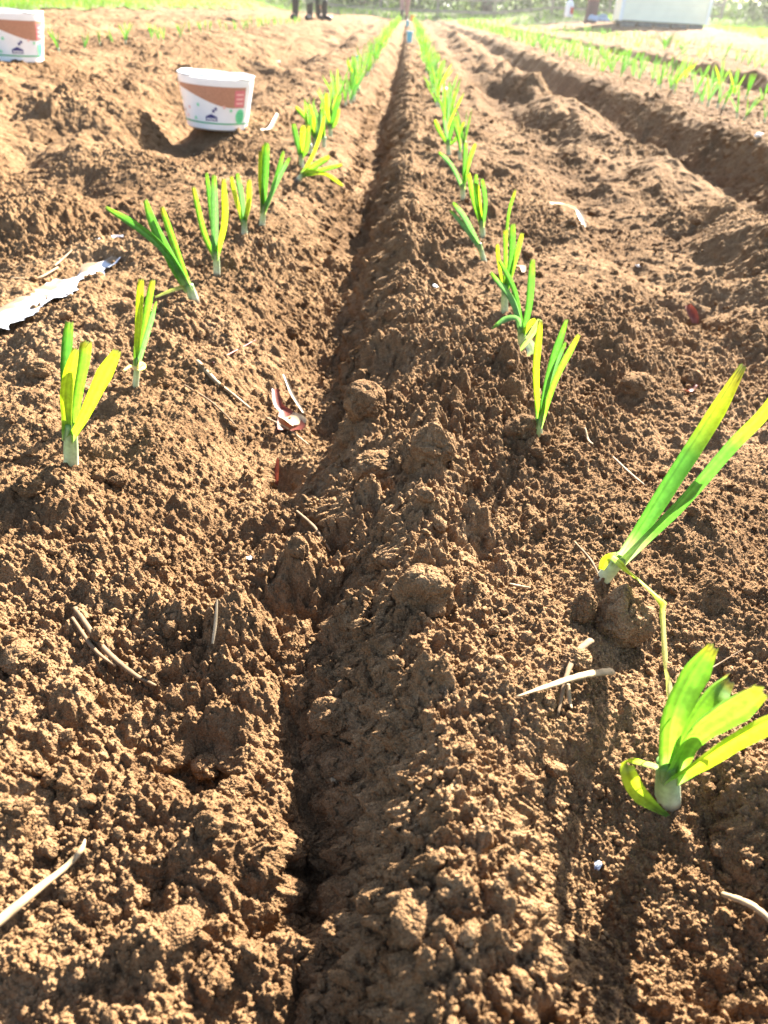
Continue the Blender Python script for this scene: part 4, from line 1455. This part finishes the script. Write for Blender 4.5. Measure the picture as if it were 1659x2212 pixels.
def camo(name, cols, sc):
    m, nt, b, out = new_mat(name)
    tc = nd(nt, 'ShaderNodeTexCoord')
    v = nd(nt, 'ShaderNodeTexNoise', i_Scale=sc, i_Detail=2.0); nt.links.new(tc.outputs['Object'], v.inputs['Vector'])
    r = nt.nodes.new('ShaderNodeValToRGB'); r.color_ramp.interpolation = 'CONSTANT'
    e = r.color_ramp.elements
    e[0].position = 0; e[0].color = (*cols[0], 1); e[1].position = .45; e[1].color = (*cols[1], 1)
    q = e.new(.55); q.color = (*cols[2], 1)
    nt.links.new(v.outputs[0], r.inputs[0]); nt.links.new(r.outputs[0], b.inputs['Base Color'])
    b.inputs['Roughness'].default_value = .85
    return m


M['camo'] = camo('patterned_cloth', [(.03, .035, .03), (.07, .10, .07), (.22, .27, .2)], 9)
M['greyt'] = plain('grey_pink_cloth', (.30, .20, .19), .85, .1, .15, 10)
M['redc'] = plain('red_cloth', (.45, .05, .04), .8, .1, .1, 10)
M['darkc'] = plain('dark_cloth', (.05, .055, .06), .85, .1, .15, 10)


def skin_obj(name, verts, edges, radii, mat, parent, root_i=0, sub=2):
    me = bpy.data.meshes.new(name)
    me.from_pydata(verts, edges, [])
    o = bpy.data.objects.new(name, me); COL.objects.link(o)
    md = o.modifiers.new('skin', 'SKIN')
    md.use_smooth_shade = True
    if not me.skin_vertices: 
        bpy.context.view_layer.objects.active = o
    for i, r in enumerate(radii):
        d = me.skin_vertices[0].data[i]
        d.radius = (r, r) if not isinstance(r, tuple) else r
        d.use_root = (i == root_i)
    s_ = o.modifiers.new('sub', 'SUBSURF'); s_.levels = sub; s_.render_levels = sub
    me.materials.append(mat)
    o.parent = parent
    return o


def person(loc, rz, hgt, top, trousers, label, bend=0.0, stride=.12):
    k = hgt / 1.7
    root = empty('person', loc, rz)
    root.scale = (k, k, k)
    tag(root, label, 'person')
    sb = math.sin(bend); cb = math.cos(bend)

    def T(x, y, z):                       # trunk bends forward (-y) about the hip
        if z <= .92: return (x, y, z)
        dz = z - .92
        return (x, y * cb - dz * sb, .92 + dz * cb + y * sb)
    V = [T(0, 0, .95), T(0, 0, 1.12), T(0, .01, 1.30), T(0, .015, 1.42), T(0, 0, 1.50), T(0, -.015, 1.58), T(0, -.01, 1.66)]
    E = [(0, 1), (1, 2), (2, 3), (3, 4), (4, 5), (5, 6)]
    Rr = [(.15, .11), (.135, .10), (.155, .11), (.12, .085), .052, (.078, .095), (.072, .085)]
    for s in (-1, 1):
        b = len(V)
        V += [(s * .095, 0, .86), (s * .105, -.01 + s * stride * .5, .48), (s * .11, s * stride, .08), (s * .11, s * stride - .13, .035)]
        E += [(0, b), (b, b + 1), (b + 1, b + 2), (b + 2, b + 3)]
        Rr += [.09, .058, .042, .036]
        b = len(V)
        hx, hy, hz_ = T(s * .235, -.02, 1.10)
        sh = T(s * .17, .01, 1.41); el = (hx, hy, hz_)
        wr = (s * .25, hy - .14, hz_ - .20)
        V += [sh, el, wr]
        E += [(3, b), (b, b + 1), (b + 1, b + 2)]
        Rr += [.058, .042, .030]
        p = len(V)
        V += [(wr[0], wr[1] - .03, wr[2] - .06)]; E += [(b + 2, p)]; Rr += [.030]
        for f in range(4):
            q = len(V)
            fx = (f - 1.5) * .017
            V += [(wr[0] + fx * .2, wr[1] - .045 + fx, wr[2] - .11), (wr[0] - s * .008, wr[1] - .05 + fx, wr[2] - .145 + abs(f - 1.2) * .008)]
            E += [(p, q), (q, q + 1)]; Rr += [.009, .007]
        q = len(V)
        V += [(wr[0] - s * .02, wr[1] - .055, wr[2] - .07), (wr[0] - s * .025, wr[1] - .075, wr[2] - .10)]
        E += [(p, q), (q, q + 1)]; Rr += [.010, .008]
    skin_obj('body', V, E, Rr, M['skin'], root)
    # jacket
    V2 = [T(0, 0, .90), T(0, 0, 1.12), T(0, .01, 1.30), T(0, .012, 1.44)]
    E2 = [(0, 1), (1, 2), (2, 3)]; R2 = [(.185, .14), (.17, .13), (.185, .14), (.12, .10)]
    for s in (-1, 1):
        b = len(V2)
        hx, hy, hz_ = T(s * .235, -.02, 1.10)
        V2 += [T(s * .18, .01, 1.41), (hx, hy, hz_), (s * .248, hy - .12, hz_ - .17)]
        E2 += [(3, b), (b, b + 1), (b + 1, b + 2)]; R2 += [.078, .060, .048]
    skin_obj('jacket', V2, E2, R2, top, root)
    V3 = [(0, 0, .96), (0, 0, .90)]; E3 = [(0, 1)]; R3 = [(.165, .125), (.165, .125)]
    for s in (-1, 1):
        b = len(V3)
        V3 += [(s * .098, 0, .82), (s * .105, -.01 + s * stride * .5, .48), (s * .11, s * stride, .20)]
        E3 += [(1, b), (b, b + 1), (b + 1, b + 2)]; R3 += [.105, .078, .062]
    skin_obj('trousers', V3, E3, R3, trousers, root)
    for s in (-1, 1):
        skin_obj('boot', [(s * .11, s * stride, .36), (s * .11, s * stride, .10), (s * .11, s * stride - .02, .045), (s * .11, s * stride - .15, .042)],
                 [(0, 1), (1, 2), (2, 3)], [.072, .056, .052, .044], M['boot'], root)
    V4, F4 = ico(3)
    hc = Vector(T(0, .005, 1.66))
    keep = (V4[:, 2] > -.15) | (V4[:, 1] > .15)
    P = V4 * np.array([.085, .105, .085]) * (1 + .05 * n3(V4, 5, 3))[:, None]
    F4 = F4[keep[F4].all(1)]
    o = mesh_np('hair', P, F4, M['hair'], root); o.location = hc + Vector((0, .012, .012)); o.rotation_euler = (bend, 0, 0)
    md = o.modifiers.new('t', 'SOLIDIFY'); md.thickness = .012
    # face
    parts = []
    for s in (-1, 1):
        e = Vector(T(s * .030, -.092, 1.635))
        parts.append(tube([e + Vector((0, .008, 0)), e + Vector((0, -.004, 0))], [.011, .008], n=3, k=10))
    put('eyes', join([([Vector(v) for v in p[0]], p[1], p[2]) for p in parts]), M['hair'], root)
    e = Vector(T(0, -.10, 1.60)); f = Vector(T(0, -.088, 1.64))
    put('nose', tube([f, e + Vector((0, -.012, 0)), e + Vector((0, .012, -.008))], [.007, .013, .008], n=6, k=8), M['skin'], root)
    for s in (-1, 1):
        e = Vector(T(s * .082, 0, 1.625))
        put('ear', tube([e + Vector((0, 0, .025)), e + Vector((s * .012, .01, 0)), e + Vector((0, 0, -.025))], [.008, .014, .007], n=6, k=8), M['skin'], root)
    e = Vector(T(0, -.094, 1.572))
    put('mouth', tube([e + Vector((-.022, .006, 0)), e, e + Vector((.022, .006, 0))], [.003, .006, .003], n=6, k=8), M['redleaf'], root)
    return root


def far_ground(px, py, d):
    q = ray(px, py); p = Vector((q.x / q.y * d, d, 0)); p.z = hz(p.x, p.y); return p


B = gp(654, 53); print('people', B)
dP = 15.0
person(far_ground(654, 53, dP), R(-20), 1.68, M['camo'], M['camo'], 'person standing in black boots and mottled trousers, left one of two at the top edge', stride=.05)
person(far_ground(694, 53, dP + .5), R(75), 1.62, M['darkc'], M['camo'], 'person standing in black boots seen sideways, right one of two at the top edge', stride=.10)
person(far_ground(873, 38, 29), R(15), 1.65, M['redc'], M['greyt'], 'distant person in a red jacket bent forward at the end of the left row', bend=.5, stride=.10)
print('ground at people', [far_ground(654, 53, dP), vp(654, 53, dP).z, far_ground(873, 38, 29), vp(873, 38, 29).z])

# ------------------------------------------------------------------ thin volume added to imitate lens glare
hm = bpy.data.materials.new('glare_haze')
hm.use_nodes = True
hn = hm.node_tree
hn.nodes.remove(hn.nodes['Principled BSDF'])
hv = hn.nodes.new('ShaderNodeVolumePrincipled')
hv.inputs['Color'].default_value = (.95, .93, .90, 1)
hv.inputs['Density'].default_value = .0008
hv.inputs['Anisotropy'].default_value = .55
hn.links.new(hv.outputs[0], hn.nodes['Material Output'].inputs['Volume'])
v, f, c = boxv(-90, 95, -3, 125, -1.5, 12)
o = put('glare_haze', (v, f, c), hm, smooth=False)
tag(o, 'thin volume added over the field to imitate lens glare', 'glare_haze', kind='stuff')
#---MORE---
